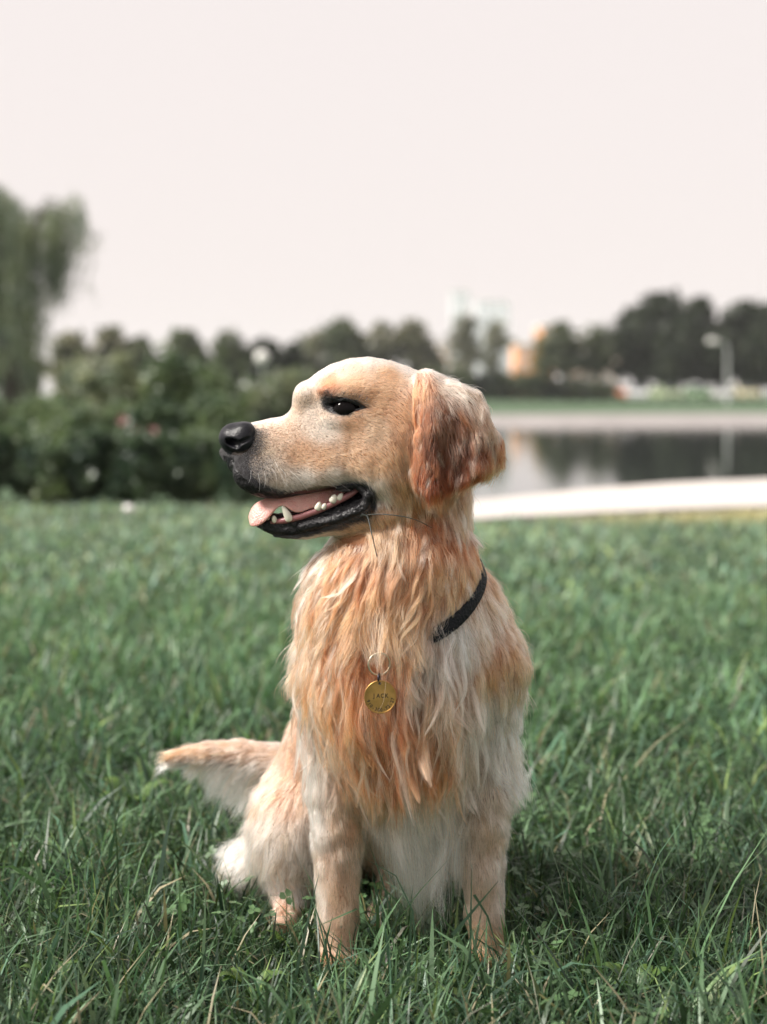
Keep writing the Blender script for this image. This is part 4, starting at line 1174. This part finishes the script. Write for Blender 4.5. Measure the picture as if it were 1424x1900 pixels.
tree_at(1004, 622, 46, 170, L_gold, "narrow yellowing tree in front of the orange building", leaf=0.5, n=600, trunk_h=.2)
tree_at(866, 582, 76, 200, L_grey, "grey green tree in front of the pale tower block", leaf=0.6, n=1100, trunk_h=.2)
tree_at(918, 592, 60, 205, L_grey, "thin grey green tree right of the one before the pale tower", leaf=0.6, n=900, trunk_h=.2)
# mound of trees behind the head
for (px, top, w, lb) in ((585, 618, 90, "grey green tree above the dog's brow, left of the mound's highest tree"), (640, 590, 110, "highest grey green tree right above the dog's forehead"),
                         (705, 600, 100, "grey green tree above the middle of the dog's head"), (762, 590, 90, "grey green tree above the dog's ear root"), (800, 640, 50, "small low tree at the right end of the far mound above the ear")):
    tree_at(px, top, w, 150, L_grey if px != 640 else L_mid, lb, leaf=0.55, n=2000, trunk_h=.12, group="far trees above the dog's head")
# far trees left
for (px, top, w, Y, mt, lb) in ((30, 640, 120, 95, L_grey, "pale far tree behind the willow's hanging twigs"), (135, 612, 90, 90, L_grey, "pale grey far tree just right of the willow"), (205, 608, 90, 92, L_grey, "pale grey round tree, second right of the willow"),
                                (262, 622, 70, 95, L_mid, "far tree left of the brightest tall shrub"), (350, 616, 90, 100, L_mid, "far green tree behind the tall shrub"), (425, 612, 90, 105, L_mid, "far dark green tree left of the white globe lamp"),
                                (490, 628, 80, 108, L_dark, "far dark tree behind the white globe lamp"), (540, 640, 70, 110, L_dark, "low dark far tree left of the dog's forehead")):
    tree_at(px, top, w, Y, mt, lb, leaf=0.42, n=2000, trunk_h=.1, group="far trees on the left shore")
# clipped hedge across the pond
for k, (px, w, top) in enumerate(((905, 80, 690), (968, 90, 688), (1035, 90, 700), (830, 90, 680), (750, 90, 690), (1100, 80, 706))):
    Y = 135; lum = [((i - 3) * w / 7 / FPX * Y, rt.normal(0, .2), (CAM_H + (HOR - top) / FPX * Y) * .5, w / 6.0 / FPX * Y, 0.8, (CAM_H + (HOR - top) / FPX * Y) * rt.uniform(.42, .52)) for i in range(7)]
    v, f = leaves(blob_points(rt, 1500, lum), 1500, 0.32, rt)
    o = mesh_obj("shrub", v, f, L_mid if k % 2 else L_dark); o.location = ((px - 712) / FPX * Y, Y, 0)
    tag(o, ["dark shrub bank just right of the dog's ear, across the pond", "green shrub bank below the orange building", "shrub bank under the round green tree across the pond",
            "green shrub bank above the dog's ear", "dark shrub bank behind the back of the dog's head", "green shrub bank before the left end of the dark stand"][k], "shrub", "shrub banks across the pond")

# ------------------------------------------------------------------ willow at the left
wx, wy = (20 - 712) / FPX * 30, 30.0
wil = empty("willow_tree", (wx, wy, 0)); tag(wil, "weeping willow with long hanging twigs at the left edge", "tree")
b = MB()
b.tube([(0, 0, -.1), (0.05, 0, 1.2), (-.05, .1, 2.4), (0.1, 0, 3.8)], [.22, .17, .12, .04], 10)
starts = []
def wm(px, py): return ((px - 20) / FPX * 30, CAM_H + (HOR - py) / FPX * 30)
for (px, w_, n_) in ((-70, 40, 120), (-10, 28, 150), (35, 20, 105), (66, 16, 44), (98, 12, 70), (118, 14, 46), (145, 14, 26), (172, 14, 12), (72, 26, -46)):
    short = n_ < 0
    for q in range(abs(n_)):
        p_ = px + rt.normal(0, w_ * .6)
        tp_ = np.interp(p_, [-120, -80, 0, 30, 55, 80, 110, 140, 165, 190], [420, 370, 335, 365, 410, 400, 372, 348, 395, 445])
        bt_ = np.interp(p_, [-120, 60, 75, 86, 130, 150, 190], [800, 785, 700, 610, 590, 520, 490])
        if short: tp_, bt_ = 378, 490
        a_x, a_z = wm(p_, tp_ + rt.choice([6, 20, 60, 110]) * rt.random() * 1.2); _, b_z = wm(p_, bt_ - abs(rt.normal(0, 40)))
        starts.append((a_x, rt.normal(0, .55 if px < 80 else .3), a_z, max(a_z - b_z, .35)))
for k in range(0, len(starts), 19):
    x1, y1, z1, _ = starts[k]
    b.tube([(0, 0, rt.uniform(1.6, 3.0)), (x1 * .4, y1 * .4, z1 * .86), (x1 * .8, y1 * .8, z1 - .02), (x1, y1, z1 - .1)], [.05, .03, .018, .008], 5)
b.build("trunk", bark, wil)
cs = []; ds = []
for (x, y, z, full) in starts:
    ln_ = full * rt.uniform(.55, 1.0); sx, sy = rt.normal(0, .07, 2)
    m_ = int(ln_ * 17)
    for q in range(m_):
        t = q / m_; cs.append((x + sx * t + rt.normal(0, .02), y + sy * t + rt.normal(0, .02), z - ln_ * t)); ds.append((rt.normal(0, .35), rt.normal(0, .35), -1))
cs = np.array(cs); ds = np.array(ds); ds /= np.linalg.norm(ds, axis=1, keepdims=True)
sdv = np.cross(ds, rt.normal(size=ds.shape)); sdv /= np.linalg.norm(sdv, axis=1, keepdims=True)
ll = rt.uniform(.09, .16, (len(cs), 1))
v = np.stack([cs, cs + ds * ll * .45 + sdv * .016, cs + ds * ll, cs + ds * ll * .45 - sdv * .016], 1).reshape(-1, 3)
mesh_obj("crown", v, np.arange(len(v)).reshape(-1, 4), leafy("willow_leaf", (0.155, 0.215, 0.19), scale=1.5), wil)

# ------------------------------------------------------------------ shrubs at the edge of the lawn, left
L_b1 = leafy("shrub_leaf_deep", (0.060, 0.104, 0.078), scale=4, rough=.4)  # shrub leaf colours cooled and lightened to stand in for haze
L_b2 = leafy("shrub_leaf_fresh", (0.108, 0.170, 0.122), scale=4, rough=.4)
L_b3 = leafy("shrub_leaf_soft", (0.18, 0.235, 0.205), scale=3)
pinkm = simple_mat("pink_petal", srgb(182, 134, 136), rough=.6, noise=.2, scale=60)
def shrub(px, top, w, Y, mat, label, n=4200, leaf=.035, flowers=(), nm="shrub", group="shrubs along the edge of the lawn"):
    Hh = CAM_H + (HOR - top) / FPX * Y; W_ = w / FPX * Y; x = (px - 712) / FPX * Y
    t = empty(nm, (x, Y, 0)); tag(t, label, "shrub", group)
    lum = []
    for k in range(13):
        an = rt.random() * 6.283; q = W_ * .36 * rt.random() ** .5; s = W_ * rt.uniform(.13, .22); zz = rt.uniform(.15, .9) * Hh
        lum.append((q * math.cos(an), q * math.sin(an) * .8, min(zz, Hh - s * .6), s, s, s * rt.uniform(.8, 1.1)))
    lum.append((0, 0, Hh * .5, W_ * .36, W_ * .3, Hh * .42))
    v, f = leaves(blob_points(rt, n, lum), n, leaf, rt)
    v[:, 2] = np.maximum(v[:, 2], 0.0)
    mesh_obj("foliage", v, f, mat, t)
    b = MB()
    for k in range(7):
        l = lum[k]; b.tube([(rt.normal(0, .03), rt.normal(0, .03), -.02), (l[0] * .5, l[1] * .5, l[2] * .55), (l[0], l[1], l[2])], [.012, .008, .003], 5)
    b.build("stems", bark, t)
    for (fx_, fy_) in flowers:
        c = at(fx_, fy_, Y - W_ * .42); fb_ = MB()
        for k in range(9):
            an = k * 2.4; rr = .012 + .003 * k; cc = Vector((math.cos(an) * rr * .6, -.01 + .002 * k, math.sin(an) * rr * .6))
            d1 = Vector((math.cos(an + 1.57), 0, math.sin(an + 1.57))) * .022; d2 = Vector((math.cos(an) * .02, -.012, math.sin(an) * .02))
            fb_.add([cc - d1, cc + d2 - d1 * .6, cc + d2 * 1.3, cc + d2 + d1 * .6, cc + d1], [(0, 1, 2, 3, 4)])
        o = fb_.build("flower", pinkm, t); o.location = c - Vector((x, Y, 0))
    return t
for a in (
    (-260, 800, 180, 10.4, L_b2, "green low shrub beyond the left edge of the photo"),
    (-150, 804, 170, 10.3, L_b1, "deep green low shrub just outside the left edge of the photo"),
    (-40, 806, 170, 10.3, L_b1, "dark low shrub cut by the left edge of the photo at the lawn's end"),
    (60, 812, 150, 10.3, L_b2, "low green shrub under the willow at the lawn's end"),
    (160, 800, 160, 10.4, L_b1, "deep green low shrub second from the willow trunk at the lawn's end"),
    (262, 806, 150, 10.3, L_b1, "deep green low shrub in front of the rose flowers"),
    (360, 796, 160, 10.4, L_b2, "green low shrub left of the dog's nose"),
    (452, 800, 150, 10.3, L_b1, "deep green low shrub right behind the dog's muzzle"),
    (545, 800, 150, 10.4, L_b1, "deep green low shrub hidden behind the dog's head")):
    shrub(*a, n=5200)
shrub(120, 728, 170, 13.5, L_b2, "fresh green taller shrub between the willow and the rose bush", n=4200, leaf=.045)
shrub(210, 742, 150, 13.2, L_b2, "rose bush with a few pink flowers left of the tall shrub", n=4200, leaf=.04, flowers=((228, 778), (258, 792)), nm="rose_bush")
shrub(308, 628, 130, 15.0, L_b2, "tallest bright green shrub standing above the hedge left of the dog", n=5200, leaf=.05)
shrub(318, 750, 150, 13.0, L_b1, "dark rose bush with small pink flowers under the tallest shrub", n=3800, leaf=.045, flowers=((284, 800),), nm="rose_bush")
shrub(400, 668, 170, 15.0, L_b2, "yellowish green tall shrub below the white globe lamp", n=4600, leaf=.05)
shrub(420, 745, 150, 12.8, L_b2, "green shrub just above and left of the dog's nose", n=4200, leaf=.045)
shrub(500, 684, 160, 16.5, L_b3, "soft grey green shrub left of the dog's brow", n=4600, leaf=.05)
shrub(575, 690, 160, 16.8, L_b3, "soft grey green shrub behind the dog's brow", n=4000, leaf=.05)
shrub(215, 660, 150, 17.0, L_b3, "grey green bushy shrub behind the rose bush", n=4400, leaf=.055)
shrub(140, 660, 130, 18.0, L_b3, "grey green shrub between the willow twigs and the rose bush", n=4000, leaf=.055)
shrub(30, 740, 150, 14.5, L_b2, "green shrub below the hanging willow twigs at the left edge", n=4200, leaf=.045)

# ------------------------------------------------------------------ buildings far beyond the pond
pale = simple_mat("haze_pale_render", srgb(240, 243, 246), rough=.7)  # tower walls painted near white to stand in for distance haze
orange = simple_mat("orange_render", srgb(226, 160, 108), rough=.8, noise=.05, scale=.2)
cream = simple_mat("cream_render", srgb(236, 214, 196), rough=.8)
glass = simple_mat("window_glass", (0.60, 0.66, 0.70), rough=.15)  # glass base painted pale for haze and reflected sky
white = simple_mat("white_paint", srgb(232, 230, 226), rough=.5)
def building(px0, px1, top, Y, mat, label, floors, cols, depth=14, name="apartment_building"):
    x0, x1 = (px0 - 712) / FPX * Y, (px1 - 712) / FPX * Y; Hh = CAM_H + (HOR - top) / FPX * Y
    t = empty(name, ((x0 + x1) / 2, Y, 0)); tag(t, label, "building")
    w = (x1 - x0) / 2
    b = MB(); b.box(-w, w, 0, depth, -.2, Hh); b.build("wall", mat, t)
    b = MB(); b.box(-w - .2, w + .2, -.2, depth + .2, Hh + .002, Hh + .5); b.build("roof", white, t)
    first = None
    for i in range(floors):
        for k in range(cols):
            cx_ = -w + (k + .5) * 2 * w / cols; z = Hh * (i + .55) / floors; ww = 2 * w / cols * .27; hh = Hh / floors * .27
            if first is None:
                b = MB(); b.box(-ww, ww, -.10, .02, -hh, hh); first = b.build("window", glass, t); o = first
            else:
                o = first.copy(); col.objects.link(o); o.parent = t
            o.location = (cx_, 0, z)
    return t
building(838, 872, 541, 1000, pale, "narrow pale tower block above the dog's ear, faint in the haze", 11, 2)
building(884, 946, 560, 1020, pale, "wide pale tower block right of the narrow one, faint in the haze", 10, 4)
building(806, 832, 640, 330, cream, "low cream building left of the grey green trees", 4, 2)
building(960, 994, 640, 300, orange, "lower orange building in front of the wide pale tower", 4, 3)
building(1004, 1032, 606, 310, orange, "taller orange building behind the round green tree", 6, 3)
building(1060, 1150, 628, 320, cream, "cream building seen through the gaps of the small open tree", 5, 6)

# ------------------------------------------------------------------ street lamp, globe lamp, parked cars
Y = 110; lx = (1350 - 712) / FPX * Y; lh = CAM_H + (HOR - 634) / FPX * Y
t = empty("street_lamp", (lx, Y, 0)); tag(t, "grey street lamp with curved arm before the dark trees across the pond", "street lamp")
greym = simple_mat("galvanised_steel", srgb(186, 190, 188), rough=.5, metal=.3)
b = MB(); b.tube([(0, 0, 0), (0, 0, 2.2), (0, 0, lh - .55), (-.08, 0, lh - .25), (-.35, 0, lh - .05), (-.75, 0, lh)], [.11, .09, .075, .07, .06, .05], 10); b.build("pole", greym, t)
b = MB(); b.tube([(-.65, 0, lh + .02), (-.8, 0, lh + .04), (-1.25, 0, lh + .05), (-1.4, 0, lh)], [.08, .17, .19, .06], 10); b.build("lamp_head", white, t)
b = MB(); b.tube([(0, 0, 0), (0, 0, .25)], [.16, .14], 10); b.build("base", greym, t)
Y = 70; z = CAM_H + (HOR - 663) / FPX * Y
t = empty("globe_lamp", ((487 - 712) / FPX * Y, Y, 0)); tag(t, "park lamp with a round white globe among the far trees left of the dog", "park lamp")
b = MB(); b.tube([(0, 0, 0), (0, 0, z - .3)], [.05, .04], 8); b.build("pole", greym, t)
v, f = uv_ball((0, 0, 0), (.30, .30, .30), 20, 12); o = mesh_obj("globe", v, f, white, t, True); o.location = (0, 0, z)
rub = simple_mat("tyre_rubber", (.012, .012, .012), rough=.8); darkg = simple_mat("car_glass", (.02, .025, .03), rough=.06)
def car(px, Y, rgb, label, rz):
    t = empty("parked_car", ((px - 712) / FPX * Y, Y, 0), rz); tag(t, label, "car", "cars parked under the trees across the pond")
    paint = simple_mat("car_paint", rgb, rough=.25, coat=.6)
    prof = [(-2.1, .35), (-2.12, .75), (-1.9, .92), (-1.15, .98), (-.55, 1.42), (.85, 1.46), (1.55, 1.05), (2.05, .98), (2.12, .6), (2.08, .35)]
    n_ = len(prof); vv = []
    for sx_, tuck in ((-1, 0), (1, 0)):
        for (y, z) in prof: vv.append((sx_ * (.86 - (.17 if z > 1.2 else 0)), y, z))
    ff = [tuple(range(n_)), tuple(range(n_, 2 * n_))[::-1]] + [(i, i + n_, (i + 1) % n_ + n_, (i + 1) % n_) for i in range(n_)]
    bd = mesh_obj("body", vv, [f[::-1] for f in ff], paint, t)
    bm = bd.modifiers.new("bevel", 'BEVEL'); bm.width = .06; bm.segments = 2
    for (y0, z0_, y1, z1, w0, w1) in ((-1.12, 1.0, -.58, 1.4, .76, .63), (.9, 1.42, 1.5, 1.09, .63, .76)):
        s_ = -1 if y0 < 0 else 1
        mesh_obj("windscreen", [(-w0 + .03, y0, z0_ + .02), (w0 - .03, y0, z0_ + .02), (w1 - .03, y1, z1 + .02), (-w1 + .03, y1, z1 + .02)], [(0, 1, 2, 3)], darkg, t).location = (0, -.02 if s_ < 0 else .02, .01)
    for sx_ in (-1, 1):
        mesh_obj("side_window", [(sx_ * .80, -.95, 1.02), (sx_ * .80, 1.3, 1.04), (sx_ * .71, .78, 1.36), (sx_ * .71, -.5, 1.36)], [(0, 1, 2, 3)], darkg, t).location = (sx_ * .06, 0, 0)
        for y in (-1.3, 1.3):
            b = MB(); b.tube([(sx_ * .68, y, .31), (sx_ * .88, y, .31)], [.31, .31], 16); b.build("wheel", rub, t)
        b = MB(); b.box(sx_ * .62 - .16, sx_ * .62 + .16, -2.15, -2.08, .62, .76); b.build("headlight", white, t)
    return t
for i, (px, rgb, lb, rz) in enumerate(((1042, srgb(196, 198, 200), "white parked car furthest left, below the round green tree", .15), (1092, srgb(196, 200, 206), "silver parked car left of the orange one", -.1),
    (1138, srgb(206, 130, 90), "orange parked car at the left end of the dark stand", .1), (1176, srgb(214, 216, 216), "pale grey parked car just right of the orange one", 0), (1236, srgb(150, 164, 128), "pale green parked car left of the street lamp", .2),
    (1294, srgb(110, 140, 100), "dull green parked car nearest the street lamp's left", 0), (1338, srgb(196, 196, 194), "white parked car behind the foot of the street lamp", -.1), (1380, srgb(196, 190, 156), "cream yellow parked car right of the street lamp", .1))):
    car(px, 138, rgb, lb, rz)

# ------------------------------------------------------------------ grass
def blades(x, y, L, W, az, lean, curl, colv, r, NS=4):
    """tapered, curved strips; arrays per blade"""
    n = len(x)
    t = np.linspace(0, 1, NS)
    dx, dy = np.cos(az), np.sin(az)
    P_ = np.zeros((n, NS, 3)); P_[:, 0, 0] = x; P_[:, 0, 1] = y
    for j in range(1, NS):
        a = lean + curl * (t[j] ** 1.4)
        st = L / (NS - 1)
        P_[:, j, 0] = P_[:, j - 1, 0] + dx * np.sin(a) * st; P_[:, j, 1] = P_[:, j - 1, 1] + dy * np.sin(a) * st
        P_[:, j, 2] = P_[:, j - 1, 2] + np.cos(a) * st
    P_[:, :, 2] = np.maximum(P_[:, :, 2], 0.002)
    tw = r.normal(0, .7, n)
    sx_, sy_ = -np.sin(az + tw), np.cos(az + tw)
    wd = W[:, None] * np.array([.75, 1.0, .72, .06] if NS == 4 else [.7, 1, 1, .7, .05][:NS])
    s3 = np.stack([sx_, sy_, r.normal(0, .2, n)], 1)
    A_ = P_ - s3[:, None] * wd[..., None] * .5; B_ = P_ + s3[:, None] * wd[..., None] * .5
    V = np.stack([A_, B_], 2).reshape(-1, 3)
    base = (np.arange(n) * NS * 2)[:, None]
    F_ = np.concatenate([base + np.array([[2 * j, 2 * j + 1, 2 * j + 3, 2 * j + 2]]) for j in range(NS - 1)])
    C = np.repeat(colv[:, None], NS * 2, 1) * np.repeat(np.array([.75, 1, 1.12, 1.2] if NS == 4 else [.75, .95, 1.1, 1.15, 1.2])[None, :, None], 2, 1)  # blade feet painted darker for the shade low in the grass
    return V, F_, C.reshape(-1, 3)
rg = np.random.default_rng(77)
def nz2(x, y, s, o=0.0):
    return np.array([mn.noise(Vector((a * s + o, b * s - o, o))) for a, b in zip(x.tolist(), y.tolist())])
def scatter(n, y0, y1, m):
    y = np.sqrt(rg.uniform((y0) ** 2, (y1) ** 2, n)); x = rg.uniform(-1, 1, n) * (0.262 * y + m)
    return x, y
GV, GFc, GC = [], [], []; off = 0
def clear_of_dog(x, y, pad=1.5):
    p = np.stack([x / S + 712, np.full(len(x), VG - 10.0), (y - 2.0) / S], 1).astype(np.float32)
    s_ = tri_sample(FB, LB, HB, p)
    inside = (p[:, 0] > 240) & (p[:, 0] < 1020) & (p[:, 2] > -170) & (p[:, 2] < 640)
    return ~(inside & (s_ < pad))
for (n, y0, y1, mg_, l0, l1, w0, w1) in ((52000, 1.45, 2.75, .55, .035, .095, .0020, .0048), (3300, 1.45, 2.9, .55, .09, .15, .0045, .0075), (3000, 1.45, 2.4, .3, .08, .15, .0020, .0034), (66000, 2.75, 5.2, .9, .05, .12, .0035, .0075), (64000, 5.2, 9.9, 1.7, .032, .075, .007, .015)):
    x, y = scatter(n, y0, y1, mg_)
    k = clear_of_dog(x, y); x, y = x[k], y[k]; n = len(x)
    pt = nz2(x, y, 1.6 if y0 < 5 else .7); pt2 = nz2(x, y, 5.0, 7.3)
    L = rg.uniform(l0, l1, n) * (1 + .45 * pt + .45 * pt2) * np.where(rg.random(n) < .06, 1.5, 1)
    L = L * (1 - .3 * np.exp(-((x - .03) / .20) ** 2 - ((y - 1.82) / .22) ** 2))
    W = rg.uniform(w0, w1, n)
    az = rg.uniform(0, 6.283, n) + 1.2 * nz2(x, y, 3.0, 3.1)
    fy = np.clip((y - 3.2) / 5.5, 0, 1)[:, None]; g_ = (np.array([0.082, 0.150, 0.074])[None] * (1 - fy) + np.array([.105, .146, .098])[None] * fy) * np.interp(y, [1.5, 2.6, 3.6, 5.5, 9.5], [.70, .82, 1.12, 1.4, 1.85])[:, None] * (.38 + 1.5 * rg.random(n) ** 1.6)[:, None] * (1 + .35 * pt2)[:, None]  # far blades painted paler for grazing sheen, near ones darker for shady gaps
    yel = rg.random(n) < .10; g_ = np.where(yel[:, None], g_ * np.array([1.7, 1.35, .9]), g_)
    dry = rg.random(n) < .05; g_ = np.where(dry[:, None], np.array([.28, .25, .16]) * rg.uniform(.6, 1.2, n)[:, None], g_)
    blu = rg.random(n) < .25; g_ = np.where(blu[:, None], g_ * np.array([.85, .95, 1.2]), g_)
    nearpath = np.clip((x - 0.7) / .6, 0, 1) * np.clip((y - 8.3) / .8, 0, 1)
    g_ = g_ * (1 - nearpath[:, None]) + np.array([.50, .45, .24]) * nearpath[:, None] * rg.uniform(.6, 1.3, n)[:, None]
    # not on the path
    kp = ~((y > 9.0) & (x > -.5) & (y > np.interp(x, [p_[0] for p_ in nearp], [p_[1] for p_ in nearp]) - .03))
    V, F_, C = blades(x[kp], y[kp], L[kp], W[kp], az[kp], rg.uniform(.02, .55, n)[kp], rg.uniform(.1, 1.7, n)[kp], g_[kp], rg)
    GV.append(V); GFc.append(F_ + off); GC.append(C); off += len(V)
GRM = leafy("grass_blade", (0, 0, 0), rough=.42, trans=.28, spec=.4, vcol=True)
# single tall blades standing in front of the legs
def px_blade(pts, Yd, w, c):
    """a long blade through picture-scale points, standing at depth Yd"""
    global off
    P_ = [at(a, b_, Yd + dd) for a, b_, dd in pts]
    n = len(P_); V = []; 
    for i, q in enumerate(P_):
        d = (P_[min(i + 1, n - 1)] - P_[max(i - 1, 0)]).normalized(); s_ = d.cross(Vector((0.2, 1, 0))).normalized()
        ww = w * (1 - (i / (n - 1)) ** 1.5 * .93) * .5
        V += [q - s_ * ww, q + s_ * ww]
    GV.append(np.array([tuple(q) for q in V])); GFc.append(np.array([[2 * j, 2 * j + 1, 2 * j + 3, 2 * j + 2] for j in range(n - 1)]) + off)
    GC.append(np.tile(np.array(c), (2 * n, 1))); off += 2 * n
gdk = (.03, .06, .035); glt = (.10, .16, .09)
for pts, Yd, w, c in (([(545, 1830, 0), (560, 1760, 0), (578, 1680, .01), (592, 1622, .02)], 1.86, .0042, gdk), ([(612, 1810, 0), (606, 1760, 0), (600, 1712, 0)], 1.84, .003, gdk),
    ([(775, 1800, 0), (766, 1690, 0), (735, 1625, .01), (675, 1592, .02)], 1.86, .0028, gdk), ([(726, 1690, 0), (705, 1620, 0), (686, 1568, 0)], 1.87, .0022, gdk),
    ([(872, 1800, 0), (874, 1700, 0), (876, 1602, 0)], 1.84, .0034, gdk), ([(840, 1735, 0), (878, 1690, 0), (925, 1635, 0)], 1.84, .0045, gdk), ([(880, 1660, 0), (905, 1700, 0), (932, 1790, 0)], 1.83, .0035, gdk),
    ([(690, 1840, 0), (680, 1780, 0), (664, 1722, 0)], 1.8, .0045, glt), ([(755, 1840, 0), (762, 1740, 0), (764, 1660, 0)], 1.82, .004, gdk), ([(700, 1800, 0), (720, 1745, 0), (742, 1690, 0)], 1.83, .004, gdk),
    ([(850, 1850, 0), (865, 1790, 0), (880, 1720, 0)], 1.8, .003, glt), ([(118, 1870, 0), (122, 1760, 0), (132, 1650, 0)], 1.85, .006, glt), ([(375, 1820, 0), (380, 1720, 0), (382, 1640, 0)], 1.9, .005, glt)):
    px_blade(pts, Yd, w, c)
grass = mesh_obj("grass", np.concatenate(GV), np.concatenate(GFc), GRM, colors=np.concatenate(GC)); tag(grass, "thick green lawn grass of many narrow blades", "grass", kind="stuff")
# clover and small broad leaves among the grass
CV, CF, CC = [], [], []; off = 0
def clover(n, y0, y1, mg_, s0, s1):
    global off
    x, y = scatter(n * 3, y0, y1, mg_)
    k = (nz2(x, y, 2.2, 4.4) + .25 * (x > .1) - .35 * (y < 1.95) > .0) & clear_of_dog(x, y, 8); x, y = x[k][:n], y[k][:n]; n = len(x)
    h = rg.uniform(.025, .075, n); a0 = rg.uniform(0, 6.283, n); s = rg.uniform(s0, s1, n); tilt = rg.normal(0, .35, (n, 2))
    cc = np.array([.078, .145, .062])[None] * rg.uniform(.6, 1.5, n)[:, None]
    tt_ = np.linspace(0, 2 * math.pi, 7)[:-1]
    for q in range(3):
        a = a0 + q * 2.094
        ux, uy = np.cos(a), np.sin(a); vx, vy = -uy, ux
        cx_, cy_ = x + ux * s * .55, y + uy * s * .55
        ring = []
        for i, w in enumerate(tt_):
            ex = math.cos(w) * .52; ey = math.sin(w) * .46
            if i == 0: ex *= .82
            px_, py_ = cx_ + (ux * ex + vx * ey) * s, cy_ + (uy * ex + vy * ey) * s
            pz = h + (px_ - x) * tilt[:, 0] + (py_ - y) * tilt[:, 1] + abs(ey) * s * .35
            ring.append(np.stack([px_, py_, pz], 1))
        V = np.stack(ring, 1).reshape(-1, 3)
        b0 = (np.arange(n) * 6)[:, None]
        CV.append(V); CF.append(np.concatenate([b0 + np.array([[0, 1, 2, 3]]), b0 + np.array([[0, 3, 4, 5]])]) + off); CC.append(np.repeat(cc, 6, 0)); off += len(V)
    # stalks
    V = np.stack([np.stack([x - .0006, y, h * 0], 1), np.stack([x + .0006, y, h * 0], 1), np.stack([x + .0005, y, h], 1), np.stack([x - .0005, y, h], 1)], 1).reshape(-1, 3)
    CV.append(V); CF.append(np.arange(n * 4).reshape(n, 4) + off); CC.append(np.repeat(cc, 4, 0)); off += len(V)
clover(1900, 1.5, 3.0, .3, .005, .011)
clover(2600, 3.0, 5.5, .4, .010, .02)
clo = mesh_obj("clover", np.concatenate(CV), np.concatenate(CF), GRM, colors=np.concatenate(CC)); tag(clo, "low clover leaves scattered through the lawn", "clover", kind="stuff")
# broad leaves: one plant left of the tail, one at lower left and lower right
def broad_plant(px, py, n, L, label):
    x, y = gp_(px, py); V = []; F_ = []; r = rg
    for k in range(n):
        a = 6.283 * k / n + r.normal(0, .3); l = L * r.uniform(.7, 1.15); w = l * .38; k0 = len(V)
        for j in range(7):
            t = j / 6; rr = l * t; z = .01 + l * (.75 * math.sin(1.9 * t)); ww = w * math.sin(math.pi * (.06 + .9 * t)) * .5
            c = Vector((math.cos(a) * rr * .8, math.sin(a) * rr * .8, z)); s_ = Vector((-math.sin(a), math.cos(a), 0))
            V += [c - s_ * ww + Vector((0, 0, ww * .3)), c, c + s_ * ww + Vector((0, 0, ww * .3))]
        for j in range(6):
            b0 = k0 + 3 * j; F_ += [(b0, b0 + 1, b0 + 4, b0 + 3), (b0 + 1, b0 + 2, b0 + 5, b0 + 4)]
    o = mesh_obj("broadleaf_weed", np.array([tuple(q) for q in V]), F_, leafy("broad_leaf", (.085, .17, .05), scale=40, var=.2), smooth=True)
    o.location = (x, y, 0); tag(o, label, "weed", "broadleaf weeds in the lawn")
broad_plant(245, 1535, 7, .075, "yellowish green broadleaf weed below the tip of the dog's tail")
broad_plant(95, 1862, 6, .045, "small dark broadleaf weed at the lower left of the lawn")
broad_plant(470, 1880, 6, .05, "small broadleaf weed at the bottom of the photo left of the paws")
broad_plant(1180, 1880, 6, .05, "small broadleaf weed at the bottom right of the lawn")
# crumpled scrap of white paper far out on the lawn
x, y = gp_(240, 968); v, f = uv_ball((0, 0, .022), (.032, .026, .022), 14, 9); v = v * (1 + .25 * rg.normal(size=(len(v), 1)) * .6)
v[:, 2] = np.maximum(v[:, 2] + .05, 0.0)
o = mesh_obj("paper_scrap", v, f, white); o.location = (x, y, 0); tag(o, "small crumpled white scrap lying on the far lawn left of the dog", "litter")
# grass stems caught in the corner of the mouth
def stem(pts, w, label):
    P_ = []
    for a, b_, d in pts:
        P_.append(tuple(to_world(np.array(A(a, b_, d), float))))
    c = np.array(P_); t = np.linspace(0, len(c) - 1, 16); cc = np.stack([np.interp(t, range(len(c)), c[:, i]) for i in range(3)], 1)
    for _ in range(2): cc[1:-1] = (cc[:-2] + cc[2:] + 2 * cc[1:-1]) / 4
    b = MB(); b.tube([tuple(q) for q in cc], [w * (1 - .6 * (i / 15)) for i in range(16)], 6)
    o = b.build("grass_stem", simple_mat("dark_stem", (.006, .009, .006), rough=.5), smooth=True); tag(o, label, "grass stem", "grass stems held in the dog's mouth")
stem([(668, 958, -76), (700, 953, -108), (745, 957, -126), (775, 965, -134), (803, 980, -138)], .0009, "long thin grass stem arching from the dog's mouth towards its ear")
stem([(672, 955, -78), (683, 957, -100), (690, 990, -128), (700, 1033, -140)], .0013, "short dark grass stem hanging down from the corner of the dog's mouth")
print("env", time.time() - T0)

# ------------------------------------------------------------------ thin haze
hz = MB(); hz.box(-905, 905, -25, 1605, -1.4, 36)
m, n, out = new_mat("thin_haze"); pvn = n.nodes.new("ShaderNodeVolumePrincipled")
pvn.inputs["Density"].default_value = 0.00026; pvn.inputs["Color"].default_value = (.95, .95, .97, 1); pvn.inputs["Anisotropy"].default_value = 0.0
n.links.new(pvn.outputs[0], out.inputs["Volume"])
hzo = hz.build("haze", m); tag(hzo, "thin pale haze over the pond and far shore", "haze", kind="stuff")
